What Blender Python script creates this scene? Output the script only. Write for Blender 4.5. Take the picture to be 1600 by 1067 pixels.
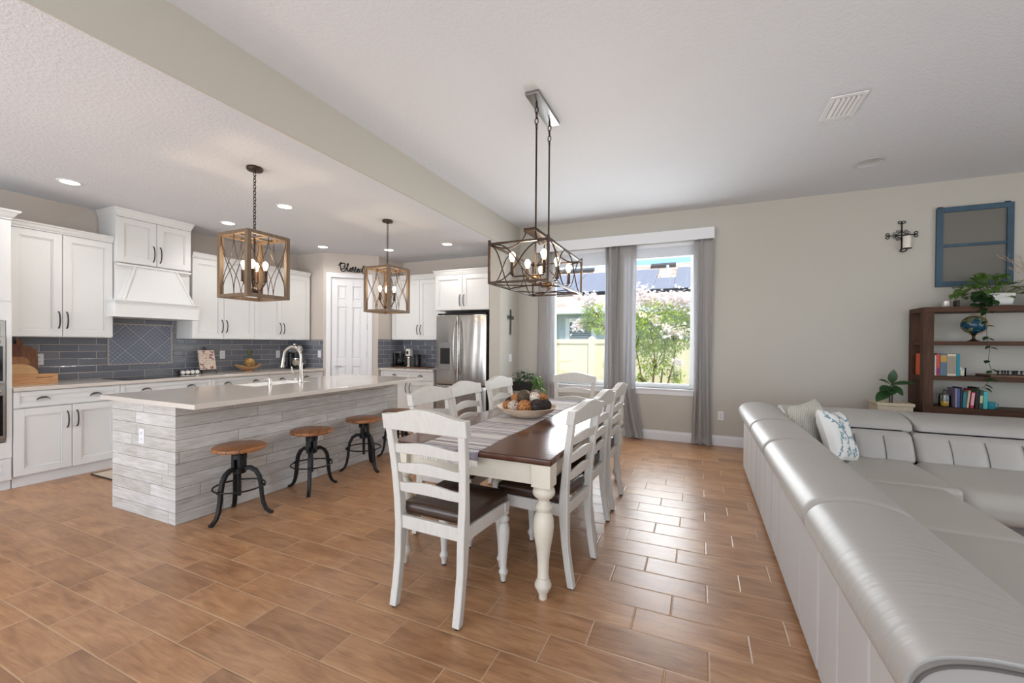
import bpy, bmesh, math, random
from mathutils import Vector, Matrix
random.seed(7)
for o in list(bpy.data.objects): bpy.data.objects.remove(o)
SC = bpy.context.scene
COL = SC.collection
PI = math.pi
def srgb(r, g, b):
    f = lambda c: (c/255/12.92) if c/255 <= .04045 else ((c/255+.055)/1.055)**2.4
    return (f(r), f(g), f(b), 1)
# ------------------------------------------------------------------ camera, sky, sun, large lights, exposure
EYE = 1.357
ya, pi_, ro = [math.radians(a) for a in (24.004, .448, .441)]
Fw = Vector((-math.sin(ya)*math.cos(pi_), math.cos(ya)*math.cos(pi_), -math.sin(pi_)))
Rt = Vector((math.cos(ya), math.sin(ya), 0)); Up = Rt.cross(Fw)
R2 = Rt*math.cos(ro)+Up*math.sin(ro); U2 = Up*math.cos(ro)-Rt*math.sin(ro)
cam = bpy.data.cameras.new('camera'); co = bpy.data.objects.new('camera', cam); COL.objects.link(co)
cam.sensor_width = 36; cam.lens = 658.776/1600*36; cam.shift_y = (541.969-533.5)/1600
cam.clip_start = .05; cam.clip_end = 300
m = Matrix.Identity(4)
for i in range(3): m[i][0], m[i][1], m[i][2] = R2[i], U2[i], -Fw[i]
m[0][3], m[1][3], m[2][3] = 0, 0, EYE
co.matrix_world = m
SC.camera = co
SC.view_settings.view_transform = 'Standard'; SC.view_settings.look = 'None'
SC.view_settings.gamma = 1; SC.view_settings.use_curve_mapping = False
SC.view_settings.exposure = 0.02

w = bpy.data.worlds.new('sky'); SC.world = w; w.use_nodes = True
nt = w.node_tree; nt.nodes.clear()
out = nt.nodes.new('ShaderNodeOutputWorld'); bg = nt.nodes.new('ShaderNodeBackground'); nt.links.new(bg.outputs[0], out.inputs[0])
tc = nt.nodes.new('ShaderNodeTexCoord'); sep = nt.nodes.new('ShaderNodeSeparateXYZ'); nt.links.new(tc.outputs['Generated'], sep.inputs[0])
rp = nt.nodes.new('ShaderNodeValToRGB'); nt.links.new(sep.outputs[2], rp.inputs[0])
e = rp.color_ramp.elements
e[0].position = 0; e[0].color = (.62, .70, .80, 1); e[1].position = .9; e[1].color = (.20, .42, .85, 1)
x = e.new(.12); x.color = (.34, .60, .95, 1)
nz = nt.nodes.new('ShaderNodeTexNoise'); nz.inputs['Scale'].default_value = 5; nz.inputs['Detail'].default_value = 6
mp = nt.nodes.new('ShaderNodeMapping'); mp.inputs['Scale'].default_value = (1, 1, 3.2); mp.inputs['Location'].default_value = (.35, .1, .2)
nt.links.new(tc.outputs['Generated'], mp.inputs[0]); nt.links.new(mp.outputs[0], nz.inputs['Vector'])
cr = nt.nodes.new('ShaderNodeValToRGB'); cr.color_ramp.elements[0].position = .46; cr.color_ramp.elements[1].position = .62
nt.links.new(nz.outputs[0], cr.inputs[0])
mx = nt.nodes.new('ShaderNodeMixRGB'); mx.inputs[2].default_value = (.95, .97, 1.0, 1)
nt.links.new(cr.outputs[0], mx.inputs[0]); nt.links.new(rp.outputs[0], mx.inputs[1]); nt.links.new(mx.outputs[0], bg.inputs[0])
bg.inputs[1].default_value = 1.7

def light(name, kind, loc, energy, color=(1, 1, 1), target=None, size=None, sizey=None, parent=None, **kw):
    d = bpy.data.lights.new(name, kind); d.energy = energy; d.color = color
    if kind == 'AREA':
        d.shape = 'RECTANGLE' if sizey else 'DISK'; d.size = size
        if sizey: d.size_y = sizey
    elif size is not None and kind in ('POINT', 'SPOT'): d.shadow_soft_size = size
    for k, v in kw.items(): setattr(d, k, v)
    o = bpy.data.objects.new(name, d); COL.objects.link(o); o.location = loc
    if target is not None:
        o.rotation_euler = (Vector(target)-Vector(loc)).to_track_quat('-Z', 'Y').to_euler()
    if parent: o.parent = parent
    return o
sun = light('sun', 'SUN', (0, -20, 30), 5.0, (1, .95, .86), target=(-9, -8, 0), angle=math.radians(1.2))
# unseen fill lights, added behind the camera and inside the solid right wall
light('fill_rear', 'AREA', (-.8, -2.9, 1.35), 190, (.88, .95, 1), target=(-.8, 1.2, 3.4), size=9.0, sizey=2.5)
light('fill_side', 'AREA', (5.05, 2.4, 1.5), 60, (.90, .96, 1), target=(-3, 2.4, 1.2), size=4.5, sizey=2.2)

light('daylight_window_right', 'AREA', (-.54, 6.56, 1.77), 62, (.92, .97, 1), target=(-.54, 0, 1.2), size=.92, sizey=2.0)
light('daylight_window_left', 'AREA', (-1.695, 6.56, 1.77), 62, (.92, .97, 1), target=(-1.695, 0, 1.2), size=.92, sizey=2.0)
light('fill_kitchen', 'AREA', (-4.6, -2.6, .9), 62, (.94, .97, 1), target=(-5.0, 2.6, 2.9), size=2.2, sizey=1.6)  # added fill, out of view, aimed up to brighten the kitchen ceiling
# ------------------------------------------------------------------ mesh builder
OFF = {}
class M:
    def __init__(s, xf=None): s.v = []; s.f = []; s.xf = xf; s.mi = []; s.cur = 0
    def add(s, vs, fs):
        b = len(s.v)
        for p in vs: s.v.append(tuple(s.xf(*p)) if s.xf else tuple(p))
        for f in fs: s.f.append([i+b for i in f]); s.mi.append(s.cur)
        return s
    def box(s, x0, x1, y0, y1, z0, z1):
        return s.add([(x, y, z) for x in (x0, x1) for y in (y0, y1) for z in (z0, z1)],
                     [(0, 1, 3, 2), (4, 6, 7, 5), (0, 4, 5, 1), (2, 3, 7, 6), (0, 2, 6, 4), (1, 5, 7, 3)])
    def hexa(s, p): return s.add(p, [(0, 1, 2, 3), (4, 7, 6, 5), (0, 4, 5, 1), (1, 5, 6, 2), (2, 6, 7, 3), (3, 7, 4, 0)])
    def prism(s, poly, a, b, axis='y'):   # poly in the two other axes, extruded a..b
        n = len(poly)
        def P(u, v, t): return {'x': (t, u, v), 'y': (u, t, v), 'z': (u, v, t)}[axis]
        vs = [P(u, v, a) for u, v in poly]+[P(u, v, b) for u, v in poly]
        fs = [list(range(n)), list(range(2*n-1, n-1, -1))]+[(i, (i+1) % n, n+(i+1) % n, n+i) for i in range(n)]
        return s.add(vs, fs)
    def tube(s, pts, r, n=8, closed=False, sq=False, cap=True):
        P = [Vector(p) for p in pts]; k = len(P)
        rs = r if isinstance(r, (list, tuple)) else [r]*k
        T = []
        for i in range(k):
            if closed: t = P[(i+1) % k]-P[i-1]
            else: t = P[min(i+1, k-1)]-P[max(i-1, 0)]
            T.append(t.normalized() if t.length > 1e-9 else Vector((0, 0, 1)))
        up = Vector((0, 0, 1)) if abs(T[0].z) < .9 else Vector((1, 0, 0))
        N = (up-T[0]*up.dot(T[0])).normalized(); vs = []
        for i in range(k):
            N = (N-T[i]*N.dot(T[i]))
            N = N.normalized() if N.length > 1e-6 else T[i].orthogonal().normalized()
            B = T[i].cross(N)
            for j in range(n):
                a = 2*PI*j/n+(PI/n if sq else 0)
                vs.append(P[i]+(N*math.cos(a)+B*math.sin(a))*rs[i]*(math.sqrt(2) if sq else 1))
        fs = []
        for i in range(k if closed else k-1):
            for j in range(n):
                a, b = i*n+j, i*n+(j+1) % n; c, d = ((i+1) % k)*n+(j+1) % n, ((i+1) % k)*n+j
                fs.append((a, b, c, d))
        if not closed and cap: fs += [list(range(n))[::-1], list(range((k-1)*n, k*n))]
        return s.add(vs, fs)
    def cyl(s, p0, p1, r0, r1=None, n=16): return s.tube([p0, p1], [r0, r1 if r1 is not None else r0], n)
    def lathe(s, prof, c=(0, 0, 0), n=20, sx=1, sy=1):
        vs = []; k = len(prof)
        for r, z in prof:
            for j in range(n):
                a = 2*PI*j/n; vs.append((c[0]+r*math.cos(a)*sx, c[1]+r*math.sin(a)*sy, c[2]+z))
        fs = [(i*n+j, i*n+(j+1) % n, (i+1)*n+(j+1) % n, (i+1)*n+j) for i in range(k-1) for j in range(n)]
        fs += [list(range(n))[::-1], list(range((k-1)*n, k*n))]
        return s.add(vs, fs)
    def sphere(s, c, r, n=14, sc=(1, 1, 1)):
        prof = [(r*math.sin(PI*i/(n//2+2)) if 0 < i < n//2+2 else r*.02, -r*math.cos(PI*i/(n//2+2))*sc[2]) for i in range(n//2+3)]
        return s.lathe(prof, c, n, sc[0], sc[1])
    def grid(s, fn, nu, nv, cu=False, cv=False):
        vs = [fn(i/(nu if cu else nu), j/(nv if cv else nv)) for i in range(nu+(0 if cu else 1)) for j in range(nv+(0 if cv else 1))]
        NU = nu if cu else nu+1; NV = nv if cv else nv+1
        fs = []
        for i in range(nu):
            for j in range(nv):
                a = i*NV+j; b = i*NV+(j+1) % NV; c = ((i+1) % NU)*NV+(j+1) % NV; d = ((i+1) % NU)*NV+j
                fs.append((a, b, c, d))
        return s.add(vs, fs)
    def rbox(s, x0, x1, y0, y1, z0, z1, r, k=4, sub=6, fn=None):  # rounded, subdivided box; fn bends each point
        c = Vector(((x0+x1)/2, (y0+y1)/2, (z0+z1)/2)); h = [(x1-x0)/2, (y1-y0)/2, (z1-z0)/2]
        rr = min(r, min(h)*.98)
        def ax(hh):
            arc = [math.tan(PI/4*i/k) for i in range(k+1)]
            L = [-(hh-rr)-rr*a for a in reversed(arc)]
            L += [-(hh-rr)+2*(hh-rr)*i/sub for i in range(1, sub)]
            return L+[(hh-rr)+rr*a for a in arc]
        A = [ax(q) for q in h]
        def mp_(p):
            q = [max(-(h[i]-rr), min(h[i]-rr, p[i])) for i in range(3)]
            d = Vector([p[i]-q[i] for i in range(3)])
            if d.length > 1e-9: d = d.normalized()*rr
            P = c+Vector(q)+d
            return tuple(fn(P)) if fn else tuple(P)
        for a in range(3):
            b, g = (a+1) % 3, (a+2) % 3
            for sg in (-1, 1):
                vs = []
                for u in A[b]:
                    for v in A[g]:
                        p = [0, 0, 0]; p[a] = sg*h[a]; p[b] = u; p[g] = v; vs.append(mp_(p))
                nv = len(A[g]); fs = []
                for i in range(len(A[b])-1):
                    for j in range(nv-1):
                        f = (i*nv+j, (i+1)*nv+j, (i+1)*nv+j+1, i*nv+j+1)
                        fs.append(f if sg > 0 else f[::-1])
                s.add(vs, fs)
        return s
    def build(s, name, mat, parent=None, smooth=False, bevel=0, seg=2, ang=35, weld=True, solid=0, sub=0):
        off = Vector((0, 0, 0))
        if parent is not None: off = OFF.get(parent.as_pointer(), off)
        me = bpy.data.meshes.new(name)
        me.from_pydata([tuple(Vector(p)-off) for p in s.v], [], s.f)
        mats = mat if isinstance(mat, (list, tuple)) else [mat]
        for q in mats: me.materials.append(q)
        if len(mats) > 1:
            for i, p in enumerate(me.polygons): p.material_index = s.mi[i]
        bm = bmesh.new(); bm.from_mesh(me)
        if weld: bmesh.ops.remove_doubles(bm, verts=bm.verts, dist=1e-5)
        if weld: bmesh.ops.recalc_face_normals(bm, faces=bm.faces)
        for f in bm.faces: f.smooth = bool(smooth)
        if smooth:
            lim = math.radians(ang if smooth is True else smooth)
            for ed in bm.edges:
                if len(ed.link_faces) == 2 and ed.calc_face_angle(0) > lim: ed.smooth = False
        bm.to_mesh(me); bm.free()
        o = bpy.data.objects.new(name, me); COL.objects.link(o)
        if parent is not None:
            o.parent = parent; OFF[o.as_pointer()] = off
        if solid: q = o.modifiers.new('solid', 'SOLIDIFY'); q.thickness = solid; q.offset = 0
        if bevel:
            q = o.modifiers.new('bevel', 'BEVEL'); q.width = bevel; q.segments = seg; q.limit_method = 'ANGLE'; q.angle_limit = math.radians(40)
            q.harden_normals = False
        if sub: q = o.modifiers.new('sub', 'SUBSURF'); q.levels = sub; q.render_levels = sub
        return o
def tag(o, label=None, cat=None, group=None, kind=None):
    if label: o['label'] = label
    if cat: o['category'] = cat
    if group: o['group'] = group
    if kind: o['kind'] = kind
    return o
def thing(name, label, cat, loc, rot=0, group=None, local=False):
    """an Empty at the thing's base; parts are given in world coordinates unless local"""
    o = bpy.data.objects.new(name, None); COL.objects.link(o); o.location = loc; o.rotation_euler = (0, 0, rot)
    o.empty_display_size = .1
    OFF[o.as_pointer()] = Vector((0, 0, 0)) if local else Vector(loc)
    return tag(o, label, cat, group)
def single(b, name, mat, label, cat, base, group=None, rot=0, local=False, **kw):
    """a thing that is one mesh, its origin at its base"""
    if not local: b.v = [tuple(Vector(p)-Vector(base)) for p in b.v]
    o = b.build(name, mat, None, **kw); o.location = base; o.rotation_euler = (0, 0, rot)
    return tag(o, label, cat, group)
def structure(b, name, mat, label=None, **kw):
    o = b.build(name, mat, None, **kw); tag(o, label, None, None, 'structure'); return o
def dup(root, loc, rot=0, label=None, mats=None):
    def cp(o, par):
        c = o.copy(); COL.objects.link(c)
        if par: c.parent = par
        for ch in [q for q in KIDS(o)]: cp(ch, c)
        return c
    r = cp(root, None); r.location = loc; r.rotation_euler = (0, 0, rot)
    if label: r['label'] = label
    return r
def KIDS(o): return [q for q in bpy.data.objects if q.parent is o]

# ------------------------------------------------------------------ materials
class NT:
    def __init__(s, name):
        s.m = bpy.data.materials.new(name); s.m.use_nodes = True; s.t = s.m.node_tree; s.t.nodes.clear()
        s.out = s.t.nodes.new('ShaderNodeOutputMaterial'); s.b = s.t.nodes.new('ShaderNodeBsdfPrincipled')
        s.t.links.new(s.b.outputs[0], s.out.inputs[0])
    def n(s, typ, **kw):
        q = s.t.nodes.new('ShaderNode'+typ)
        for k, v in kw.items(): setattr(q, k, v)
        return q
    def put(s, sock, v):
        if hasattr(v, 'is_linked') or isinstance(v, bpy.types.NodeSocket): s.t.links.new(v, sock)
        else: sock.default_value = v
    def math(s, op, a, b=0, c=None):
        q = s.n('Math', operation=op); s.put(q.inputs[0], a); s.put(q.inputs[1], b)
        if c is not None: s.put(q.inputs[2], c)
        return q.outputs[0]
    def coord(s, world=False):
        if world: return s.n('NewGeometry').outputs['Position']
        return s.n('TexCoord').outputs['Object']
    def sep(s, v):
        q = s.n('SeparateXYZ'); s.put(q.inputs[0], v); return q.outputs
    def comb(s, x, y, z):
        q = s.n('CombineXYZ'); s.put(q.inputs[0], x); s.put(q.inputs[1], y); s.put(q.inputs[2], z); return q.outputs[0]
    def scale(s, v, xyz):
        q = s.n('Mapping'); s.put(q.inputs['Vector'], v); q.inputs['Scale'].default_value = xyz; return q.outputs[0]
    def noise(s, v, sc=5, det=4, rough=.55, dist=0):
        q = s.n('TexNoise'); s.put(q.inputs['Vector'], v); q.inputs['Scale'].default_value = sc; q.inputs['Detail'].default_value = det
        q.inputs['Roughness'].default_value = rough; q.inputs['Distortion'].default_value = dist; return q.outputs[0]
    def white(s, v):
        q = s.n('TexWhiteNoise', noise_dimensions='3D'); s.put(q.inputs['Vector'], v); return q.outputs
    def ramp(s, f, stops):
        q = s.n('ValToRGB'); s.put(q.inputs[0], f); e = q.color_ramp.elements
        while len(e) < len(stops): e.new(.5)
        for el, (p, c) in zip(e, stops): el.position = p; el.color = c if len(c) == 4 else (*c, 1)
        return q.outputs[0]
    def mix(s, f, a, b, mode='MIX'):
        q = s.n('MixRGB', blend_type=mode); s.put(q.inputs[0], f); s.put(q.inputs[1], a); s.put(q.inputs[2], b); return q.outputs[0]
    def bump(s, h, strength=.3, dist=.01):
        q = s.n('Bump'); q.inputs['Strength'].default_value = strength; q.inputs['Distance'].default_value = dist
        s.put(q.inputs['Height'], h); s.put(s.b.inputs['Normal'], q.outputs[0])
    def set(s, col=None, rough=None, metal=None, spec=None, **kw):
        if col is not None: s.put(s.b.inputs['Base Color'], col)
        if rough is not None: s.put(s.b.inputs['Roughness'], rough)
        if metal is not None: s.put(s.b.inputs['Metallic'], metal)
        if spec is not None: s.b.inputs['Specular IOR Level'].default_value = spec
        for k, v in kw.items(): s.put(s.b.inputs[k.replace('_', ' ')], v)
        return s.m
def plain(name, c, rough=.5, metal=0, spec=.5, var=0, vs=6, bump=0, bs=60, bd=.004, stretch=(1, 1, 1)):
    """procedural paint, plastic, metal, cloth: colour c with a soft mottling and a fine bump"""
    s = NT(name); v = s.scale(s.coord(), stretch)
    col = c
    if var:
        f = s.noise(v, vs, 5)
        col = s.mix(s.ramp(f, [(.3, (0, 0, 0)), (.7, (1, 1, 1))]), tuple(q*(1-var) for q in c[:3])+(1,), tuple(min(1, q*(1+var)) for q in c[:3])+(1,))
    if bump: s.bump(s.noise(v, bs, 3), bump, bd)
    return s.set(col, rough, metal, spec)
def emit(name, c, k):
    s = NT(name); return s.set((0, 0, 0, 1), .5, Emission_Color=c, Emission_Strength=k)
def wood(name, dark, light_, axis=0, sc=3, rough=.5, plank=None, spec=.5, stretch=14):
    s = NT(name); p = s.coord()
    st = [stretch]*3; st[axis] = 1
    v = s.scale(p, st)
    g = s.noise(v, sc, 6, .6, .6); g2 = s.noise(s.scale(p, [q*4 for q in st]), sc, 3)
    f = s.math('ADD', s.math('MULTIPLY', g, .75), s.math('MULTIPLY', g2, .25))
    col = s.ramp(f, [(.32, dark), (.68, light_)])
    if plank:  # (axis across, width)
        a, wd = plank
        t = s.math('DIVIDE', s.sep(p)[a], wd); fr = s.math('FRACT', t)
        wn = s.white(s.comb(s.math('FLOOR', t), 0, 0))[0]
        col = s.mix(s.math('MULTIPLY', wn, .45), col, s.mix(.5, dark, (0, 0, 0, 1)))
        gap = s.math('LESS_THAN', s.math('MINIMUM', fr, s.math('SUBTRACT', 1, fr)), .003/wd)
        col = s.mix(s.math('MULTIPLY', gap, .7), col, (0.01, .006, .004, 1))
    s.bump(f, .15, .003)
    return s.set(col, rough, 0, spec)

W_CAB = plain('white_cabinet_paint', srgb(228, 228, 227), .32, spec=.5, var=.01, vs=3)
W_TRIM = plain('white_trim_paint', srgb(230, 230, 232), .4)
IRON = plain('dark_pewter', srgb(70, 68, 66), .38, .85, var=.15, vs=30)
BLACK = plain('black_iron', srgb(22, 22, 24), .45, .3, var=.2, vs=20)
BLACKP = plain('black_plastic', srgb(20, 20, 21), .35)
CHROME = plain('brushed_nickel', srgb(196, 190, 182), .25, 1, var=.05)
STEEL = None
def steel():
    s = NT('brushed_stainless'); p = s.coord(); g = s.noise(s.scale(p, (1, 1, 60)), 9, 3)
    s.bump(s.noise(s.scale(p, (3.6, 2, .5)), 2.0, 1), .22, .06)
    return s.set(s.mix(g, srgb(150, 147, 143), srgb(196, 193, 190)), .27, 1)
STEEL = steel()
def wallpaint(name, c):
    s = NT(name); p = s.coord(True)
    s.bump(s.noise(p, 90, 3), .12, .003)
    return s.set(s.mix(s.noise(p, .8, 2), tuple(q*.985 for q in c[:3])+(1,), c), .75, 0, .3)
WALL = wallpaint('greige_wall_paint', srgb(194, 189, 179))
WALLK = wallpaint('warm_taupe_wall_paint', srgb(203, 193, 184))
def ceilpaint():
    s = NT('knockdown_ceiling_paint'); p = s.coord(True)
    n1 = s.noise(p, 38, 5, .62); n2 = s.noise(p, 120, 2)
    s.bump(s.math('ADD', s.ramp(n1, [(.42, (0, 0, 0)), (.6, (1, 1, 1))]), s.math('MULTIPLY', n2, .3)), .35, .006)
    return s.set(srgb(221, 223, 228), .85, 0, .2)
CEIL = ceilpaint()
def floor_tile():
    s = NT('wood_look_porcelain_floor'); P = s.sep(s.coord(True))
    rw, tl = .189, .505
    t = s.math('DIVIDE', s.math('SUBTRACT', P[1], 1.866), rw); k = s.math('FLOOR', t); fv = s.math('FRACT', t)
    u = s.math('DIVIDE', s.math('ADD', P[0], s.math('SUBTRACT', .456, s.math('MULTIPLY', k, .168))), tl)
    n = s.math('FLOOR', u); fu = s.math('FRACT', u)
    du = s.math('MULTIPLY', s.math('MINIMUM', fu, s.math('SUBTRACT', 1, fu)), tl)
    dv = s.math('MULTIPLY', s.math('MINIMUM', fv, s.math('SUBTRACT', 1, fv)), rw)
    d = s.math('MINIMUM', du, dv)
    grout = s.math('LESS_THAN', d, .0022)
    wn = s.white(s.comb(n, k, 0)); wn2 = s.white(s.comb(n, k, 7))
    # grain along x, shifted per tile
    v = s.comb(s.math('ADD', P[0], s.math('MULTIPLY', wn[0], 37)), s.math('ADD', P[1], s.math('MULTIPLY', wn2[0], 19)), 0)
    g = s.noise(s.scale(v, (1.6, 9, 1)), 2.6, 6, .6, .9); g2 = s.noise(s.scale(v, (2.2, 42, 1)), 3, 4, .65); pt = s.noise(s.scale(v, (1, 1.4, 1)), 3.2, 2)
    f = s.math('ADD', s.math('MULTIPLY', g, .5), s.math('ADD', s.math('MULTIPLY', g2, .22), s.math('MULTIPLY', pt, .28)))
    col = s.ramp(f, [(.30, srgb(117, 82, 57)), (.47, srgb(165, 121, 86)), (.66, srgb(195, 151, 111))])
    tint = s.ramp(wn2[0], [(0, (.80, .78, .77)), (.3, (.94, .92, .90)), (.6, (1, 1, 1)), (1, (1.05, 1.03, 1))])
    col = s.mix(1, col, tint, 'MULTIPLY')
    col = s.mix(grout, col, srgb(190, 158, 126))
    h = s.math('ADD', s.ramp(s.math('DIVIDE', d, .006), [(.3, (0, 0, 0)), (1, (1, 1, 1))]), s.math('MULTIPLY', g2, .10))
    s.bump(h, .45, .0025)
    rough = s.math('ADD', .24, s.math('MULTIPLY', g, .16))
    return s.set(col, s.math('MAXIMUM', rough, s.math('MULTIPLY', grout, .6)), 0, .5)
FLOOR = floor_tile()
def bsplash():
    """long glazed blue-grey subway tile, running bond; along = world Y or X picked by the normal"""
    s = NT('blue_grey_glazed_subway_tile'); P = s.sep(s.coord(True)); N = s.sep(s.n('NewGeometry').outputs['Normal'])
    isx = s.math('GREATER_THAN', s.math('ABSOLUTE', N[0]), .7)
    a = s.math('ADD', s.math('MULTIPLY', isx, P[1]), s.math('MULTIPLY', s.math('SUBTRACT', 1, isx), P[0]))
    rh, tl = .0775, .305
    t = s.math('DIVIDE', s.math('SUBTRACT', P[2], .922), rh); k = s.math('FLOOR', t); fv = s.math('FRACT', t)
    u = s.math('DIVIDE', s.math('ADD', s.math('SUBTRACT', a, 2.012), s.math('MULTIPLY', s.math('MODULO', k, 2), .5*tl)), tl)
    n = s.math('FLOOR', u); fu = s.math('FRACT', u)
    du = s.math('MULTIPLY', s.math('MINIMUM', fu, s.math('SUBTRACT', 1, fu)), tl); dv = s.math('MULTIPLY', s.math('MINIMUM', fv, s.math('SUBTRACT', 1, fv)), rh)
    d = s.math('MINIMUM', du, dv); grout = s.math('LESS_THAN', d, .0024)
    wn = s.white(s.comb(n, k, isx)); nz_ = s.noise(s.coord(True), 9, 4)
    col = s.mix(wn[0], srgb(97, 106, 122), srgb(125, 129, 138)); col = s.mix(s.math('MULTIPLY', nz_, .6), col, srgb(132, 128, 130))
    col = s.mix(grout, col, srgb(186, 178, 168))
    h = s.math('ADD', s.ramp(s.math('DIVIDE', d, .010), [(.2, (0, 0, 0)), (1, (1, 1, 1))]), s.math('MULTIPLY', s.noise(s.coord(True), 14, 3), 1.2))
    s.bump(h, .55, .006)
    return s.set(col, s.math('ADD', .1, s.math('MULTIPLY', grout, .5)), 0, .6)
SPLASH = bsplash()
def mosaic():
    s = NT('patterned_accent_tile'); P = s.sep(s.coord(True)); c0y, c0z, q = 2.579, 1.08, .232
    # large diagonal tile joints plus a fine star pattern inside
    a = s.math('DIVIDE', s.math('ADD', s.math('SUBTRACT', P[1], c0y), s.math('SUBTRACT', P[2], c0z)), q*1.33)
    b = s.math('DIVIDE', s.math('SUBTRACT', s.math('SUBTRACT', P[1], c0y), s.math('SUBTRACT', P[2], c0z)), q*1.33)
    def line(t, wd):
        f = s.math('FRACT', t); return s.math('LESS_THAN', s.math('MINIMUM', f, s.math('SUBTRACT', 1, f)), wd)
    joint = s.math('MAXIMUM', line(a, .008), line(b, .008))
    k = 40
    w1 = s.math('SINE', s.math('MULTIPLY', P[1], k*PI)); w2 = s.math('SINE', s.math('MULTIPLY', P[2], k*PI))
    pat = s.math('GREATER_THAN', s.math('MULTIPLY', w1, w2), .12)
    col = s.mix(s.math('MULTIPLY', pat, .55), srgb(112, 118, 136), srgb(156, 160, 170)); col = s.mix(joint, col, srgb(196, 186, 170))
    return s.set(col, .3, 0, .5)
MOSAIC = mosaic()
def quartz(name, c):
    s = NT(name); p = s.coord(True)
    col = s.mix(s.noise(p, 160, 3), tuple(q*.86 for q in c[:3])+(1,), tuple(min(1, q*1.1) for q in c[:3])+(1,))
    return s.set(col, .12, 0, .55)
QUARTZ = quartz('beige_quartz', srgb(212, 203, 194))
def planks():
    s = NT('whitewashed_shiplap_planks'); P = s.sep(s.coord(True)); N = s.sep(s.n('NewGeometry').outputs['Normal'])
    isx = s.math('GREATER_THAN', s.math('ABSOLUTE', N[0]), .7)
    a = s.math('ADD', s.math('MULTIPLY', isx, P[1]), s.math('MULTIPLY', s.math('SUBTRACT', 1, isx), P[0]))
    rh = .0895
    t = s.math('DIVIDE', P[2], rh); k = s.math('FLOOR', t); fv = s.math('FRACT', t)
    sh = s.white(s.comb(k, isx, 3))[0]
    u = s.math('DIVIDE', s.math('ADD', a, s.math('MULTIPLY', sh, 5)), .92); n = s.math('FLOOR', u); fu = s.math('FRACT', u)
    dv = s.math('MULTIPLY', s.math('MINIMUM', fv, s.math('SUBTRACT', 1, fv)), rh); du = s.math('MULTIPLY', s.math('MINIMUM', fu, s.math('SUBTRACT', 1, fu)), .92)
    d = s.math('MINIMUM', du, dv)
    wn = s.white(s.comb(n, k, isx))[0]
    v = s.comb(s.math('ADD', a, s.math('MULTIPLY', wn, 31)), s.math('MULTIPLY', P[2], 1), s.math('MULTIPLY', wn, 9))
    g = s.noise(s.scale(v, (1.5, 16, 1)), 3, 8, .7, .25); g2 = s.noise(s.scale(v, (3, 110, 1)), 3, 4, .65); g3 = s.noise(s.scale(v, (1, 2.5, 1)), 4, 4)
    f = s.math('ADD', s.math('MULTIPLY', g, .38), s.math('ADD', s.math('MULTIPLY', g2, .37), s.math('MULTIPLY', g3, .25)))
    col = s.ramp(f, [(.34, srgb(150, 141, 132)), (.44, srgb(186, 181, 175)), (.56, srgb(208, 206, 203)), (.64, srgb(222, 221, 219))])
    col = s.mix(1, col, s.ramp(wn, [(0, (.88, .87, .85)), (.5, (.97, .97, .97)), (1, (1.05, 1.05, 1.06))]), 'MULTIPLY')
    col = s.mix(s.math('MULTIPLY', s.math('LESS_THAN', d, .0022), .7), col, srgb(110, 104, 98))
    s.bump(s.math('ADD', s.ramp(s.math('DIVIDE', d, .005), [(.1, (0, 0, 0)), (1, (1, 1, 1))]), s.math('MULTIPLY', f, .6)), .4, .004)
    return s.set(col, .5, 0, .4)
PLANK = planks()
def leather(name, c, rough=.33, sc=(3, 26, 5), st=.28):
    s = NT(name); p = s.coord()
    wr = s.noise(s.scale(p, sc), 1.6, 3, .5, .5); gr = s.noise(p, 220, 2)
    s.bump(s.math('ADD', wr, s.math('MULTIPLY', gr, .05)), st, .012)
    return s.set(s.mix(s.noise(p, 2, 3), tuple(q*.94 for q in c[:3])+(1,), c), rough, 0, .5)
SOFA = leather('pearl_grey_leather', srgb(178, 173, 168), .40, (2.2, 20, 4), .16)
SOFAB = leather('light_grey_suede_backing', srgb(196, 192, 190), .6, (3, 3, 3), .12)
SOFAS = leather('pearl_grey_seat_leather', srgb(180, 175, 166), .42, (5, 5, 5), .2)
BROWN = leather('dark_brown_leather', srgb(58, 40, 30), .3, (6, 6, 6), .3)
def distressed():
    s = NT('distressed_white_paint'); p = s.coord()
    f = s.noise(p, 26, 6, .7); f2 = s.noise(s.scale(p, (10, 10, 2)), 6, 4)
    col = s.mix(s.ramp(f, [(.66, (0, 0, 0)), (.74, (1, 1, 1))]), s.mix(f2, srgb(193, 187, 179), srgb(213, 209, 202)), srgb(168, 150, 128))
    s.bump(f2, .12, .003)
    return s.set(col, .45, 0, .45)
CHAIRW = distressed()
TABLEW = plain('cream_distressed_paint', srgb(214, 204, 187), .45, var=.05, vs=9)
TTOP = wood('dark_stained_plank_top', srgb(58, 30, 18), srgb(120, 68, 40), 0, 3, .16, (1, .19), .6)
SEATW = wood('stool_seat_wood', srgb(120, 72, 38), srgb(190, 128, 78), 0, 4, .4, (1, .07))
OAK = wood('weathered_oak', srgb(86, 68, 52), srgb(134, 110, 86), 2, 3, .6)
ACACIA = wood('acacia_board', srgb(96, 56, 34), srgb(160, 104, 66), 2, 3, .5)
MAPLE = wood('maple_board', srgb(196, 148, 98), srgb(226, 184, 134), 1, 3, .5)
PINE = wood('old_pine_crate', srgb(160, 110, 70), srgb(212, 164, 116), 1, 4, .55)
ESP = wood('espresso_shelf_wood', srgb(52, 30, 18), srgb(92, 60, 40), 0, 3, .55, None, .3)
ESPV = wood('espresso_post_wood', srgb(52, 30, 18), srgb(92, 60, 40), 2, 3, .55, None, .3)
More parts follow.
